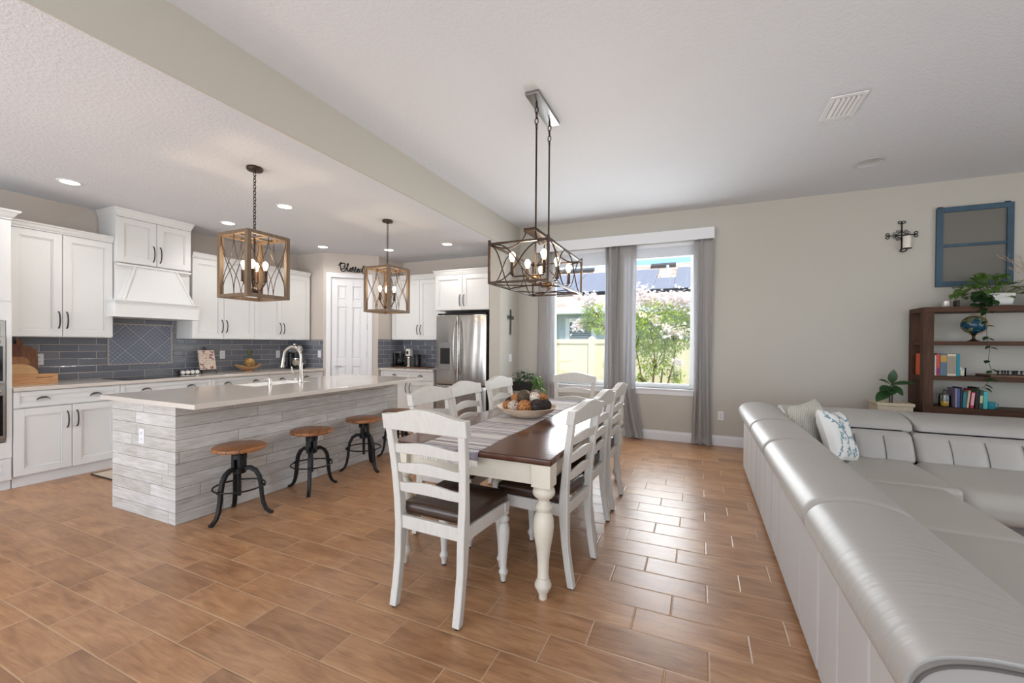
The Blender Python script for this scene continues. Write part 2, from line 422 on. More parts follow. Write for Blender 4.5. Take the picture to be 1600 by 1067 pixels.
# ------------------------------------------------------------------ the room shell
XL, XB, YW, ZK, ZL = -6.31, -2.711, 6.353, 2.841, 3.232
XR, YR = 5.4, -3.0
structure(M().box(XL-.15, XR+.15, YR-.1, YW+.15, -.12, 0), 'floor', FLOOR, 'tan wood-look tile floor')
structure(M().box(XL-.15, XB, YR-.1, YW+.15, ZK, ZK+.75), 'ceiling', CEIL, 'lower textured white ceiling over the kitchen')
structure(M().box(XB, XR+.15, YR-.1, YW+.15, ZL, ZL+.36), 'ceiling', CEIL, 'higher textured white ceiling over the dining and living area')
structure(M().box(XB-.004, XB+.012, YR, YW, ZK-.006, ZL), 'trim_1', WALL, 'greige header face between the two ceiling heights')
structure(M().box(XL-.15, XL, YR, YW+.15, 0, ZK), 'wall_left', WALLK, 'taupe kitchen wall')
structure(M().box(XR, XR+.15, YR, YW+.15, 0, ZL), 'wall_right', WALL)
# window wall with two openings
W1, W2, ZS, ZT = (-2.17, -1.22), (-1.02, -.065), .735, 2.80
b = M()
for x0, x1 in ((XB, W1[0]), (W1[1], W2[0]), (W2[1], XR)): b.box(x0, x1, YW, YW+.15, 0, ZL)
for x0, x1 in (W1, W2): b.box(x0, x1, YW, YW+.15, 0, ZS); b.box(x0, x1, YW, YW+.15, ZT, ZL)
structure(b, 'wall_back', WALL, 'greige window wall')
structure(M().box(XL, XB-.18, YW, YW+.15, 0, ZK), 'wall_kitchen_back', WALLK, 'taupe wall behind the refrigerator')
structure(M().box(XB-.18, XB, 5.65, YW, 0, ZK), 'wall_side', WALL, 'short wall with the small metal cross')
# unseen rear wall, its wide opening added to let light into the room
b = M().box(XL, -5.6, YR-.1, YR, 0, ZL); b.box(4.0, XR, YR-.1, YR, 0, ZL); b.box(-5.6, 4.0, YR-.1, YR, 2.75, ZL)
structure(b, 'wall_rear', WALL)
# corner pantry
PA = (-5.70, 5.11); PB = (-5.10, 5.655)
dl = math.hypot(PB[0]-PA[0], PB[1]-PA[1]); du = ((PB[0]-PA[0])/dl, (PB[1]-PA[1])/dl); dn = (du[1], -du[0])
def DG(u, w, z): return (PA[0]+du[0]*u+dn[0]*w, PA[1]+du[1]*u+dn[1]*w, z)
b = M(); b.prism([(XL, 5.11), PA, (PA[0]-.05, PA[1]+.10), (XL, 5.21)], 0, ZK, 'z')
b.prism([PB, (-5.06, 5.70), (-5.06, YW), (-5.16, YW), (-5.16, 5.74)], 0, ZK, 'z')
b2 = M(DG); D0, D1, DH = .115, dl-.115, 2.44
b2.box(0, D0, -.1, 0, 0, ZK); b2.box(D1, dl, -.1, 0, 0, ZK); b2.box(D0, D1, -.1, 0, DH, ZK)
b.add(b2.v, b2.f); structure(b, 'wall_pantry', WALLK, 'taupe walls of the corner pantry')
b = M(DG); cw = .075
b.box(D0-cw, D0, 0, .018, 0, DH+cw); b.box(D1, D1+cw, 0, .018, 0, DH+cw); b.box(D0, D1, 0, .018, DH, DH+cw)
structure(b, 'trim_2', W_TRIM, 'white casing of the pantry door', bevel=.004)
# six-panel door
b = M(DG); dw = D1-D0
sl = [D0, D0+.1, (D0+D1)/2-.045, (D0+D1)/2+.045, D1-.1, D1]; rl = [.005, .24, .95, 1.08, 1.95, 2.06, 2.3, DH-.003]
b.box(D0+.003, D1-.003, -.045, -.028, .005, DH-.003)
for i in (0, 2, 4): b.box(sl[i], sl[i+1], -.028, -.012, .005, DH-.003)
for j in (0, 2, 4, 6):
    for i in (1, 3): b.box(sl[i], sl[i+1], -.028, -.012, rl[j], rl[j+1])
for j in (1, 3, 5):
    for i in (1, 3):
        x0, x1, z0, z1 = sl[i]+.025, sl[i+1]-.025, rl[j]+.03, rl[j+1]-.03
        b.box(x0, x1, -.03, -.018, z0, z1)
door = structure(b, 'door_1', W_TRIM, 'white six-panel pantry door', bevel=.006)
b = M(DG).cyl((D0+.065, -.012, .96), (D0+.065, .0, .96), .028, n=20); b.cyl((D0+.065, 0, .96), (D0+.065, .05, .96), .009, n=10)
b.tube([(D0+.065, .05, .96), (D0+.11, .054, .963), (D0+.17, .05, .957)], [.010, .009, .007], 10)
b.build('door_handle', CHROME, door, smooth=True)
for z in (.25, 1.15, 1.62, 2.25): M(DG).cyl((D1-.004, -.004, z-.05), (D1-.004, -.004, z+.05), .009, n=10).build('hinge', CHROME, door, smooth=True)
# baseboards
def basebd(b, x0, x1):
    b.prism([(YW, 0), (YW-.016, 0), (YW-.016, .10), (YW-.012, .112), (YW-.010, .128), (YW-.004, .135), (YW, .135)], x0, x1, 'x')
b = M(); basebd(b, XB, XR); structure(b, 'baseboard_back', W_TRIM, 'white baseboard under the windows')
b = M(); b.box(XB, XB+.016, 5.65, YW-.016, 0, .135); b.box(XB-.18, XB+.016, 5.634, 5.65, 0, .135); structure(b, 'baseboard_side', W_TRIM, bevel=.004)
# backsplash
b = M(); b.box(XL, XL+.010, 1.65, 5.11, .92, 1.39); b.box(XL, XL+.010, 2.50, 3.27, 1.39, 1.64); b.box(XL+.01, -5.70, 5.10, 5.11, .92, 1.40)
structure(b, 'trim_3', SPLASH, 'blue-grey tile backsplash behind the cooktop')
b = M(); b.box(-5.06, -5.05, 5.69, YW, .92, 1.415); b.box(-5.05, -3.93, YW-.010, YW, .92, 1.41)
structure(b, 'trim_4', SPLASH, 'grey tile backsplash of the coffee corner')
b = M(); b.box(XL+.010, XL+.014, 2.579, 3.21, 1.08, 1.548)
tm = structure(b, 'trim_5', MOSAIC, 'patterned tile panel above the cooktop')
b = M(); fr = .014
for y0, y1, z0, z1 in ((2.565, 2.579, 1.066, 1.562), (3.21, 3.224, 1.066, 1.562), (2.579, 3.21, 1.066, 1.08), (2.579, 3.21, 1.548, 1.562)): b.box(XL+.010, XL+.018, y0, y1, z0, z1)
b.build('pencil_border', plain('taupe_pencil_tile', srgb(176, 166, 156), .3), tm)

# windows -----------------------------------------------------------
def glassmat(name, tint=(1, 1, 1, 1), refl=.04, rough=0):
    s = NT(name); tr = s.n('BsdfTransparent'); tr.inputs[0].default_value = tint; gl = s.n('BsdfGlossy'); gl.inputs['Roughness'].default_value = rough
    fr_ = s.n('Fresnel'); fr_.inputs[0].default_value = 1.45; mx_ = s.n('MixShader')
    s.t.links.new(s.math('MULTIPLY', fr_.outputs[0], refl*10), mx_.inputs[0]); s.t.links.new(tr.outputs[0], mx_.inputs[1]); s.t.links.new(gl.outputs[0], mx_.inputs[2])
    s.t.links.new(mx_.outputs[0], s.out.inputs[0]); return s.m
GLASS = glassmat('window_glass'); CLEAR = glassmat('clear_glass', (.96, .98, .97, 1), .12)
VINYL = plain('white_vinyl', srgb(240, 242, 244), .35)
for i, (x0, x1) in enumerate((W1, W2)):
    b = M()  # reveal lining, frame
    fw = .045
    for a0, a1, z0, z1 in ((x0, x0+fw, ZS, ZT), (x1-fw, x1, ZS, ZT), (x0+fw, x1-fw, ZS, ZS+fw), (x0+fw, x1-fw, ZT-fw, ZT)): b.box(a0, a1, YW+.075, YW+.135, z0, z1)
    wn = structure(b, 'window_%d' % (i+1), VINYL, ['left window above the dining table', 'right window with the flowering tree behind it'][i], bevel=.003)
    b = M(); s0 = .018
    for a0, a1, z0, z1 in ((x0+fw, x0+fw+s0, ZS+fw, ZT-fw), (x1-fw-s0, x1-fw, ZS+fw, ZT-fw), (x0+fw, x1-fw, ZS+fw, ZS+fw+s0), (x0+fw, x1-fw, ZT-fw-s0, ZT-fw)): b.box(a0, a1, YW+.085, YW+.12, z0, z1)
    b.build('sash', VINYL, wn)
    M().box(x0+fw+s0, x1-fw-s0, YW+.10, YW+.104, ZS+fw+s0, ZT-fw-s0).build('pane', GLASS, wn)
    b = M().box(x0-.035, x1+.035, YW-.035, YW+.075, ZS-.022, ZS); b.box(x0-.02, x1+.02, YW-.014, YW, ZS-.09, ZS-.022)
    b.build('window_sill', W_TRIM, wn, bevel=.004)
    b = M()
    b.box(x0, x0+.012, YW+.0, YW+.075, ZS, ZT); b.box(x1-.012, x1, YW+.0, YW+.075, ZS, ZT); b.box(x0, x1, YW, YW+.075, ZT-.012, ZT)
    b.build('reveal', W_TRIM, wn)
    # raised blind
    zb = 2.60 if i else 2.545
    t = thing('window_blind', ['raised white slatted blind at top of left window', 'raised white slatted blind at top of right window'][i], 'blind', ((x0+x1)/2, YW+.035, zb), group='raised window blinds')
    b = M(); k = int((ZT-.05-zb-.02)/.0085)
    for q in range(k): b.box(x0+.02, x1-.02, YW+.012, YW+.062, zb+.022+q*.0085, zb+.0255+q*.0085)
    b.build('slat_stack', plain('blind_white', srgb(228, 228, 232), .5), t)
    M().box(x0+.02, x1-.02, YW+.014, YW+.060, zb, zb+.018).build('bottom_rail', VINYL, t, bevel=.003)
    M().box(x0+.015, x1-.015, YW+.008, YW+.068, ZT-.055, ZT-.013).build('head_rail', VINYL, t)
# valance
b = M().box(-2.40, .165, YW-.11, YW-.092, 2.79, 2.93); b.box(-2.40, -2.382, YW-.092, YW, 2.79, 2.93); b.box(.147, .165, YW-.092, YW, 2.79, 2.93); b.box(-2.40, .165, YW-.11, YW, 2.93, 2.942)
single(b, 'window_valance', W_TRIM, 'long white box valance above both windows', 'valance', (-1.1, YW, 2.79), bevel=.002)
# curtains
def curtmat():
    s = NT('grey_linen_sheer'); p = s.coord(); n = s.noise(s.scale(p, (140, 140, 8)), 3, 2)
    col = s.mix(n, srgb(174, 169, 164), srgb(204, 200, 196))
    s.set(col, .85, 0, .15)
    tl = s.n('BsdfTranslucent'); s.put(tl.inputs[0], srgb(205, 208, 215)); mx_ = s.n('MixShader'); mx_.inputs[0].default_value = .32
    s.t.links.new(s.b.outputs[0], mx_.inputs[1]); s.t.links.new(tl.outputs[0], mx_.inputs[2]); s.t.links.new(mx_.outputs[0], s.out.inputs[0])
    return s.m
CURT = curtmat()
def curtain(x0, x1, label, seed, flare=0.0, puddle=True, nf=None):
    R = random.Random(seed); nf = nf or max(3, int((x1-x0)/.062)); ph = [R.uniform(0, 6) for _ in range(5)]
    def fn(u, v):
        z = 2.80*(1-v)+.004
        cx_ = (x0+x1)/2; wdt = (x1-x0)*(1-.10*math.sin(PI*min(1, v*1.15))+.14*max(0, v-.8)/.2)
        x = cx_+(u-.5)*wdt+flare*max(0, v-.72)**1.5*3+.008*math.sin(9*u+ph[0]+3*v)
        a = .024*(1-.3*v)+.012*math.sin(3*v+ph[1])
        y = a*math.sin(2*PI*nf*u+ph[2]+.9*math.sin(2.2*v+ph[3]))+.011*math.sin(2*PI*u*1.7+ph[4])
        if puddle and z < .10:
            q = (.10-z)/.10; y -= .05*q*q+.022*q*math.sin(13*u+ph[0]); x += .012*q*math.sin(31*u+ph[2]); z = max(.004, z*(1-.3*q)+.012*q*(1+math.sin(23*u)))
        return (x, YW-.052+y, z)
    b = M().grid(fn, nf*10, 46)
    t = single(b, 'window_curtain', CURT, label, 'curtain', ((x0+x1)/2, YW-.05, 0), group='grey floor length curtains', smooth=70, weld=False)
    q = t.modifiers.new('solid', 'SOLIDIFY'); q.thickness = .0022
    return t
curtain(-2.375, -2.07, 'grey sheer curtain at left edge of the left window, behind the potted plant', 3, .0)
curtain(-1.31, -1.075, 'grey curtain hanging between the windows, the left one of the pair', 4, .05)
curtain(-1.07, -.845, 'grey curtain between the windows, the right one flaring at its hem', 5, .26)
curtain(-.085, .150, 'grey curtain at right end of the windows with a rumpled hem on the floor', 6, .0)

# ------------------------------------------------------------------ kitchen
def LF(XF): return lambda u, v, z: (XF+z, u, v)        # left run: u = world y, v = height, z = out of the front
def BF(YF): return lambda u, v, z: (u, YF-z, v)        # back run: u = world x
def cab_door(u0, u1, v0, v1, xf, par, name='door', handle=None, hz=None, cups=(), flat=False):
    g = .0025; u0 += g; u1 -= g; v0 += g; v1 -= g; fw = min(.066, (v1-v0)*.27)
    b = M(xf)
    B = lambda a, c, d, e_, z0, z1: b.box(a, c, d, e_, z0, z1)
    for a, c, d, e_ in ((u0, u0+fw, v0, v1), (u1-fw, u1, v0, v1), (u0+fw, u1-fw, v0, v0+fw), (u0+fw, u1-fw, v1-fw, v1)): B(a, c, d, e_, 0, .021)
    q = fw+.012
    for a, c, d, e_ in ((u0+fw, u0+q, v0+fw, v1-fw), (u1-q, u1-fw, v0+fw, v1-fw), (u0+q, u1-q, v0+fw, v0+q), (u0+q, u1-q, v1-q, v1-fw)): B(a, c, d, e_, 0, .015)
    B(u0+q, u1-q, v0+q, v1-q, 0, .009)
    o = b.build(name, W_CAB, par, bevel=.0025)
    if handle is not None:
        h0, h1 = hz; pts = []
        for i in range(13):
            t = i/12; pts.append((handle, h0+(h1-h0)*t, .021+.034*math.sin(PI*t)**.45 if 0 < t < 1 else .021))
        M(xf).tube(pts, .0062, 8).build('handle', IRON, o, smooth=60)
    for cu, cv in cups:
        def cup(a, c, cu=cu, cv=cv):
            th = PI*a; ph = PI/2*c
            return (cu-.047*math.cos(th), cv-.018+.036*math.sin(th)*math.cos(ph*.55) , .021+.026*math.sin(th)*math.sin(ph))
        bb = M(xf).grid(cup, 16, 6); r = bb.build('cup_pull', IRON, o, smooth=60, weld=False); md = r.modifiers.new('solid', 'SOLIDIFY'); md.thickness = .004
    return o
def crown(xf, u0, u1, v0, depth, out_, h, par, l=True, r=True, name='crown_moulding'):
    """flared moulding along the front with short returns"""
    b = M(xf); st = [(0, .0), (.15, .006), (.35, .3), (.7, .62), (.82, .9), (1, 1)]
    for (t0, o0), (t1, o1) in zip(st[:-1], st[1:]):
        e0, e1 = out_*o0, out_*o1
        b.hexa([(u0-(e0 if l else 0), v0+h*t0, -depth), (u1+(e0 if r else 0), v0+h*t0, -depth), (u1+(e0 if r else 0), v0+h*t0, .021+e0), (u0-(e0 if l else 0), v0+h*t0, .021+e0),
                (u0-(e1 if l else 0), v0+h*t1, -depth), (u1+(e1 if r else 0), v0+h*t1, -depth), (u1+(e1 if r else 0), v0+h*t1, .021+e1), (u0-(e1 if l else 0), v0+h*t1, .021+e1)])
    return b.build(name, W_CAB, par, weld=False)
def carcass(xf, u0, u1, v0, v1, depth, par): return M(xf).box(u0, u1, v0, v1, -depth, 0).build('carcass', W_CAB, par)
def base_of(xf, u, v): return xf(u, v, -.15)
# base cabinets, left run
xf = LF(-5.711)
D = .59
def base_unit(u0, u1, sp, cups, label, hin=.035):
    t = thing('base_cabinet', label, 'cabinet', base_of(xf, (u0+u1)/2, 0), group='base cabinets along the cooktop wall')
    b = M(xf).box(u0, u1, .10, .884, -D, 0); b.build('carcass', W_CAB, t)
    M(xf).box(u0, u1, 0, .10, -D, -.012).build('toe_kick', W_CAB, t)
    cab_door(u0, u1, .728, .880, xf, t, 'drawer', cups=cups)
    for a, c, hs in ((u0, sp, sp-hin), (sp, u1, sp+hin)): cab_door(a, c, .104, .722, xf, t, 'door', hs, (.50, .66))
    return t
base_unit(1.652, 2.427, 2.047, ((1.846, .806), (2.227, .806)), 'white base cabinet with two doors beside the tall oven cabinet')
base_unit(2.427, 3.359, 2.893, ((2.663, .812), (3.121, .812)), 'white base cabinet directly under the black cooktop')
base_unit(3.359, 4.148, 3.755, ((3.559, .808), (3.946, .808)), 'white base cabinet under the cookbook easel')
base_unit(4.148, 5.10, 4.57, ((4.353, .806), (4.779, .806)), 'white base cabinet beside the corner pantry, behind the faucet')
b = M().box(XL+.01, -5.665, 1.652, 5.105, .885, .92)
single(b, 'kitchen_countertop', QUARTZ, 'beige quartz countertop along the cooktop wall', 'countertop', (-5.98, 3.3, .885), bevel=.004)
# wall cabinets, left run
xf = LF(-5.991)
def wall_unit(u0, u1, sp, v0, v1, label, xf=xf, D=.315, top=2.507, hin=.03, crl=False, crr=False, grp='tall white wall cabinets', hh=(.09, .26)):
    t = thing('wall_cabinet', label, 'cabinet', xf((u0+u1)/2, v0, -.15), group=grp)
    carcass(xf, u0, u1, v0, v1, D, t)
    for a, c, hs in ((u0, sp, sp-hin), (sp, u1, sp+hin)): cab_door(a, c, v0+.004, v1-.004, xf, t, 'door', hs, (v0+hh[0], v0+hh[1]))
    crown(xf, u0, u1, v1, D, .03, top-v1, t, crl, crr)
    return t
wall_unit(1.705, 2.483, 2.076, 1.388, 2.44, 'white wall cabinet left of the range hood, above the cutting boards')
wall_unit(3.282, 4.118, 3.681, 1.388, 2.44, 'white wall cabinet right of the range hood, above the cookbook easel')
wall_unit(4.118, 5.075, 4.554, 1.388, 2.44, 'white wall cabinet next to the corner pantry, above the pineapple')
xh = LF(-5.93)
t = wall_unit(2.487, 3.236, 2.866, 2.235, 2.745, 'short raised white cabinet above the range hood touching the ceiling', xh, .37, 2.838, .035, True, True, 'hood cabinet', (.05, .235))
# range hood
t = thing('range_hood', 'white wooden range hood with slanted canopy above the cooktop', 'range hood', (-6.1, 2.86, 1.62))
M().box(XL, -5.94, 2.490, 3.236, 1.79, 2.232).build('back_panel', W_CAB, t, bevel=.002)
b = M().box(XL+.012, -5.81, 2.434, 3.275, 1.622, 1.80); b.box(XL+.012, -5.795, 2.422, 3.275, 1.795, 1.812); b.box(XL+.012, -5.80, 2.427, 3.275, 1.620, 1.634); b.build('apron', W_CAB, t, bevel=.002)
zc0, zc1 = 1.812, 2.20
b = M().hexa([(-5.94, 2.50, zc0), (-5.94, 3.225, zc0), (-5.83, 3.225, zc0), (-5.83, 2.50, zc0), (-5.94, 2.64, zc1), (-5.94, 3.085, zc1), (-5.918, 3.085, zc1), (-5.918, 2.64, zc1)]); b.build('canopy', W_CAB, t)
for y0, y1 in ((2.50, 2.64), (3.205, 3.065)):
    b = M().hexa([(-5.84, y0, zc0), (-5.84, y0+.022, zc0), (-5.815, y0+.022, zc0), (-5.815, y0, zc0), (-5.93, y1, zc1), (-5.93, y1+.022, zc1), (-5.905, y1+.022, zc1), (-5.905, y1, zc1)]); b.build('edge_strip', W_CAB, t)
M().box(-5.95, -5.905, 2.49, 3.236, 2.20, 2.222).build('top_rail', W_CAB, t, bevel=.002)
# cooktop
GREYP = plain('grey_print', srgb(90, 90, 92), .4)
b = M().box(-6.22, -5.76, 2.487, 3.215, .92, .926)
t = thing('cooktop', 'black glass cooktop set in the counter below the range hood', 'cooktop', (-5.99, 2.85, .92))
b.build('glass_top', plain('black_glass', srgb(18, 18, 20), .06), t, bevel=.002)
for x, y, r in ((-6.1, 2.66, .09), (-6.1, 3.03, .075), (-5.88, 2.66, .075), (-5.88, 3.03, .10)): M().tube([(x+r*math.cos(a), y+r*math.sin(a), .9262) for a in [2*PI*i/24 for i in range(24)]], .0012, 4, True).build('burner_ring', GREYP, t)
# tall oven cabinet and wall oven
xt = LF(-5.711)
t = thing('oven_cabinet', 'tall white oven cabinet at the left edge of the kitchen', 'cabinet', (-6.0, 1.2, 0))
b = M(xt).box(.80, 1.645, .10, .43, -D, 0); b.box(.80, 1.645, 1.53, 2.44, -D, 0); b.box(.80, .84, .43, 1.53, -D, 0); b.box(1.612, 1.645, .43, 1.53, -D, .021); b.box(.84, 1.612, .43, 1.53, -D, -.55)
b.build('carcass', W_CAB, t); M(xt).box(.80, 1.645, 0, .10, -D, -.012).build('toe_kick', W_CAB, t)
cab_door(.80, 1.645, .085, .285, xt, t, 'drawer', cups=((1.22, .2),))
for a, c, h in ((.80, 1.22, 1.185), (1.22, 1.645, 1.255)): cab_door(a, c, 1.70, 2.43, xt, t, 'door', h, (1.76, 1.92))
M(xt).box(.80, 1.645, .288, .43, 0, .018).build('filler_panel', W_CAB, t); M(xt).box(.80, 1.645, 1.53, 1.70, 0, .018).build('filler_panel', W_CAB, t)
crown(xt, .80, 1.645, 2.44, D, .05, .083, t, False, True)
t = thing('wall_oven', 'stainless double wall oven built into the tall cabinet', 'oven', (-5.9, 1.23, .44))
M(xt).box(.845, 1.608, .44, 1.525, -.5, .015).build('oven_body', STEEL, t)
M(xt).box(.87, 1.575, 1.40, 1.50, .015, .022).build('control_panel', BLACKP, t)
for z0, z1 in ((.99, 1.37), (.50, .93)):
    o = M(xt).box(.85, 1.603, z0-.03, z1+.02, .015, .04).build('oven_door', STEEL, t, bevel=.004)
    M(xt).box(.90, 1.585, z0, z1-.07, .04, .044).build('oven_window', plain('smoked_glass', srgb(12, 12, 13), .08), o)
    b = M(xt).tube([(.90, z1-.03, .09), (1.56, z1-.03, .09)], .012, 10); b.cyl((.93, z1-.03, .04), (.93, z1-.03, .09), .008, n=8); b.cyl((1.53, z1-.03, .04), (1.53, z1-.03, .09), .008, n=8); b.build('handle', CHROME, o, smooth=True)
# back run
xb = BF(5.761); DB = .58
t = thing('base_cabinet', 'white base cabinet of the coffee corner beside the refrigerator', 'cabinet', (-4.5, 6.0, 0), group='coffee corner cabinets')
M(xb).box(-5.045, -3.95, .10, .884, -DB, 0).build('carcass', W_CAB, t); M(xb).box(-5.045, -3.95, 0, .10, -DB, -.05).build('toe_kick', W_CAB, t)
cab_door(-5.045, -4.452, .728, .880, xb, t, 'drawer', cups=((-4.75, .806),)); cab_door(-4.452, -3.95, .728, .880, xb, t, 'drawer', cups=((-4.21, .806),))
cab_door(-5.045, -4.452, .104, .722, xb, t, 'door', -4.49, (.52, .68)); cab_door(-4.452, -3.95, .104, .722, xb, t, 'door', -4.41, (.52, .68))
single(M().box(-5.05, -3.945, 5.715, YW-.01, .885, .92), 'kitchen_countertop', QUARTZ, 'short beige quartz countertop of the coffee corner', 'countertop', (-4.5, 6.0, .885), bevel=.004)
xu = BF(6.041)
wall_unit(-5.04, -3.91, -4.442, 1.408, 2.45, 'white wall cabinet above the coffee maker', xu, .30, 2.535, .035, False, False, 'coffee corner wall cabinets')
xr = BF(5.70)
wall_unit(-3.885, -2.91, -3.385, 1.875, 2.43, 'white cabinet above the refrigerator', xr, .64, 2.507, .035, True, False, 'refrigerator cabinet', (.06, .24))
# refrigerator
t = thing('refrigerator', 'stainless french door refrigerator with water dispenser', 'refrigerator', (-3.43, 6.0, 0))
XF0, XF1, XS, FD = -3.875, -2.965, -3.452, 5.70
M().box(XF0+.005, XF1-.005, FD+.05, YW-.02, .03, 1.80).build('body', plain('dark_grey_steel', srgb(48, 48, 50), .4, .6), t, bevel=.004)
M().box(XF0+.03, XF1-.03, FD+.02, FD+.12, .0, .06).build('base_grille', BLACKP, t)
M().box(XF0+.02, XF1-.02, FD+.01, FD+.30, 1.80, 1.83).build('hinge_cover', BLACKP, t, bevel=.006)
def fridge_panel(x0, x1, z0, z1):
    def bow(p):
        u = (p.x-(XF0+XF1)/2)/((XF1-XF0)/2); return Vector((p.x, p.y-.022*(1-u*u) if p.y < FD+.03 else p.y, p.z))
    return M().rbox(x0, x1, FD, FD+.07, z0, z1, .012, 2, 10, bow)
dls = fridge_panel(XF0, XS-.004, .70, 1.80).build('door', STEEL, t, smooth=40)
drs = fridge_panel(XS+.004, XF1, .70, 1.80).build('door', STEEL, t, smooth=40)
dz = fridge_panel(XF0, XF1, .08, .69).build('freezer_drawer', STEEL, t, smooth=40)
for o, x in ((dls, XS-.035), (drs, XS+.045)):
    pts = [(x+(.012 if x > XS else -.012)*math.sin(PI*i/14), FD-.022-.065*math.sin(PI*i/14)**.5, .86+.86*i/14) for i in range(15)]
    M().tube(pts, .013, 10).build('handle', CHROME, o, smooth=60)
M().tube([(XF0+.09+.73*i/12, FD-.02-.06*math.sin(PI*i/12)**.4, .615) for i in range(13)], .013, 10).build('handle', CHROME, dz, smooth=60)
b = M().box(-3.80, -3.58, FD-.024, FD-.010, .93, 1.36); o = b.build('dispenser', plain('dispenser_grey', srgb(150, 148, 146), .3, .7), dls, bevel=.006)
b = M().box(-3.775, -3.605, FD-.030, FD-.022, 1.03, 1.28); b.build('dispenser_recess', BLACKP, dls)
# kitchen island
IX0, IX1, IY0, IY1 = -4.375, -3.50, 1.814, 4.30
t = thing('kitchen_island', 'kitchen island clad in whitewashed wood planks', 'island', (-3.95, 3.05, 0))
M().box(IX0, IX1, IY0, IY1, 0, .885).build('plank_cladding', PLANK, t, bevel=.002)
HX0, HX1, HY0, HY1 = -4.32, -3.93, 2.72, 3.36
b = M(); CX0, CX1, CY0, CY1 = -4.385, -3.143, 1.742, 4.36
for x0, x1, y0, y1 in ((CX0, HX0, CY0, CY1), (HX1, CX1, CY0, CY1), (HX0, HX1, CY0, HY0), (HX0, HX1, HY1, CY1)): b.box(x0, x1, y0, y1, .887, .922)
single(b, 'island_countertop', QUARTZ, 'long beige quartz top of the kitchen island', 'countertop', (-3.8, 3.05, .887), bevel=.003)
b = M().box(HX0, HX1, HY0, HY1, .888, .8885); e_ = .012
b = M()
for x0, x1, y0, y1 in ((HX0, HX0+e_, HY0, HY1), (HX1-e_, HX1, HY0, HY1), (HX0+e_, HX1-e_, HY0, HY0+e_), (HX0+e_, HX1-e_, HY1-e_, HY1)): b.box(x0, x1, y0, y1, .8855, .916)
t = thing('kitchen_sink', 'white sink set into the island top', 'sink', (-4.12, 3.04, .8855))
b.box(HX0+e_, HX1-e_, HY0+e_, HY1-e_, .8855, .890); b.build('basin', plain('white_ceramic', srgb(246, 244, 240), .15), t, bevel=.003)
M().lathe([(.03, 0), (.034, .002), (.02, .003)], (-4.12, 3.04, .890), 18).build('drain', CHROME, t, smooth=True)
# faucet
t = thing('faucet', 'brushed nickel gooseneck faucet on the island', 'faucet', (-3.86, 3.17, .922))
fx, fy = -3.86, 3.17
M().lathe([(.030, 0), (.030, .006), (.024, .012), (.022, .07), (.019, .075), (.018, .20), (.016, .21)], (fx, fy, .922), 20).build('base', CHROME, t, smooth=40)
pts = [(fx, fy, 1.13), (fx, fy, 1.19)]+[(fx-.105+.105*math.cos(a), fy-.02*(1-math.cos(a)), 1.20+.105*math.sin(a)) for a in [PI*i/16 for i in range(17)]]+[(fx-.214, fy-.041, 1.17)]
M().tube(pts, .0125, 12).build('gooseneck', CHROME, t, smooth=60)
o = M().tube([(fx-.212, fy-.04, 1.185), (fx-.219, fy-.042, 1.14), (fx-.228, fy-.044, 1.085)], [.014, .018, .021], 14).build('spray_head', CHROME, t, smooth=60)
M().box(fx-.222, fx-.200, fy-.03, fy-.020, 1.11, 1.14).build('spray_button', BLACKP, o)
M().tube([(fx, fy, 1.0), (fx-.02, fy-.05, 1.0), (fx-.03, fy-.075, 1.03), (fx-.035, fy-.085, 1.10)], [.012, .011, .009, .007], 10).build('lever', CHROME, t, smooth=60)
t = thing('soap_dispenser', 'small nickel soap dispenser on the island beside the sink', 'soap dispenser', (-3.90, 2.85, .922))
M().lathe([(.022, 0), (.022, .006), (.016, .01), (.014, .055), (.018, .058), (.018, .07), (.006, .072)], (-3.90, 2.85, .922), 16).build('pump', CHROME, t, smooth=40)
M().tube([(-3.90, 2.85, .985), (-3.94, 2.84, .99), (-3.97, 2.835, .98)], .006, 8).build('nozzle', CHROME, t, smooth=60)
def outlet(name, label, cat, c, nrm, w=.072, h=.116, kind='outlet', gang=1):
    n = Vector(nrm); t_ = Vector((-n.y, n.x, 0))
    def xf_(u, v, z): return tuple(Vector(c)+t_*u+Vector((0, 0, v))+n*z)
    t = thing(name, label, cat, c)
    M(xf_).box(-w/2, w/2, -h/2, h/2, 0, .006).build('cover_plate', W_TRIM, t, bevel=.002)
    for g_ in range(gang):
        u = (g_-(gang-1)/2)*.046
        if kind == 'outlet':
            for v in (-.024, .024):
                b = M(xf_).box(u-.015, u+.015, v-.015, v+.015, .006, .009); o = b.build('socket', W_TRIM, t, bevel=.004)
                b = M(xf_); b.box(u-.008, u-.005, v-.004, v+.006, .009, .0095); b.box(u+.005, u+.008, v-.004, v+.006, .009, .0095); b.box(u-.002, u+.002, v-.011, v-.007, .009, .0095); b.build('slots', BLACKP, o)
        else: M(xf_).hexa([(u-.016, -.032, .006), (u+.016, -.032, .006), (u+.016, -.032, .012), (u-.016, -.032, .012), (u-.016, .032, .006), (u+.016, .032, .006), (u+.016, .032, .008), (u-.016, .032, .008)]).build('rocker', W_TRIM, t)
    return t
outlet('wall_outlet', 'white outlet on the short end of the kitchen island', 'outlet', (-3.937, IY0, .62), (0, -1, 0))
outlet('wall_outlet', 'white outlet on the long plank side of the island behind the stools', 'outlet', (IX1, 3.10, .42), (1, 0, 0))
outlet('wall_outlet', 'white outlet on blue tile right of the cutting boards', 'outlet', (XL+.01, 1.985, 1.155), (1, 0, 0), .118, .118, gang=2)
outlet('wall_outlet', 'white outlet on grey tile beside the cookbook easel', 'outlet', (XL+.01, 3.86, 1.165), (1, 0, 0))
outlet('wall_outlet', 'white outlet on grey tile behind the island faucet', 'outlet', (XL+.01, 4.74, 1.157), (1, 0, 0))
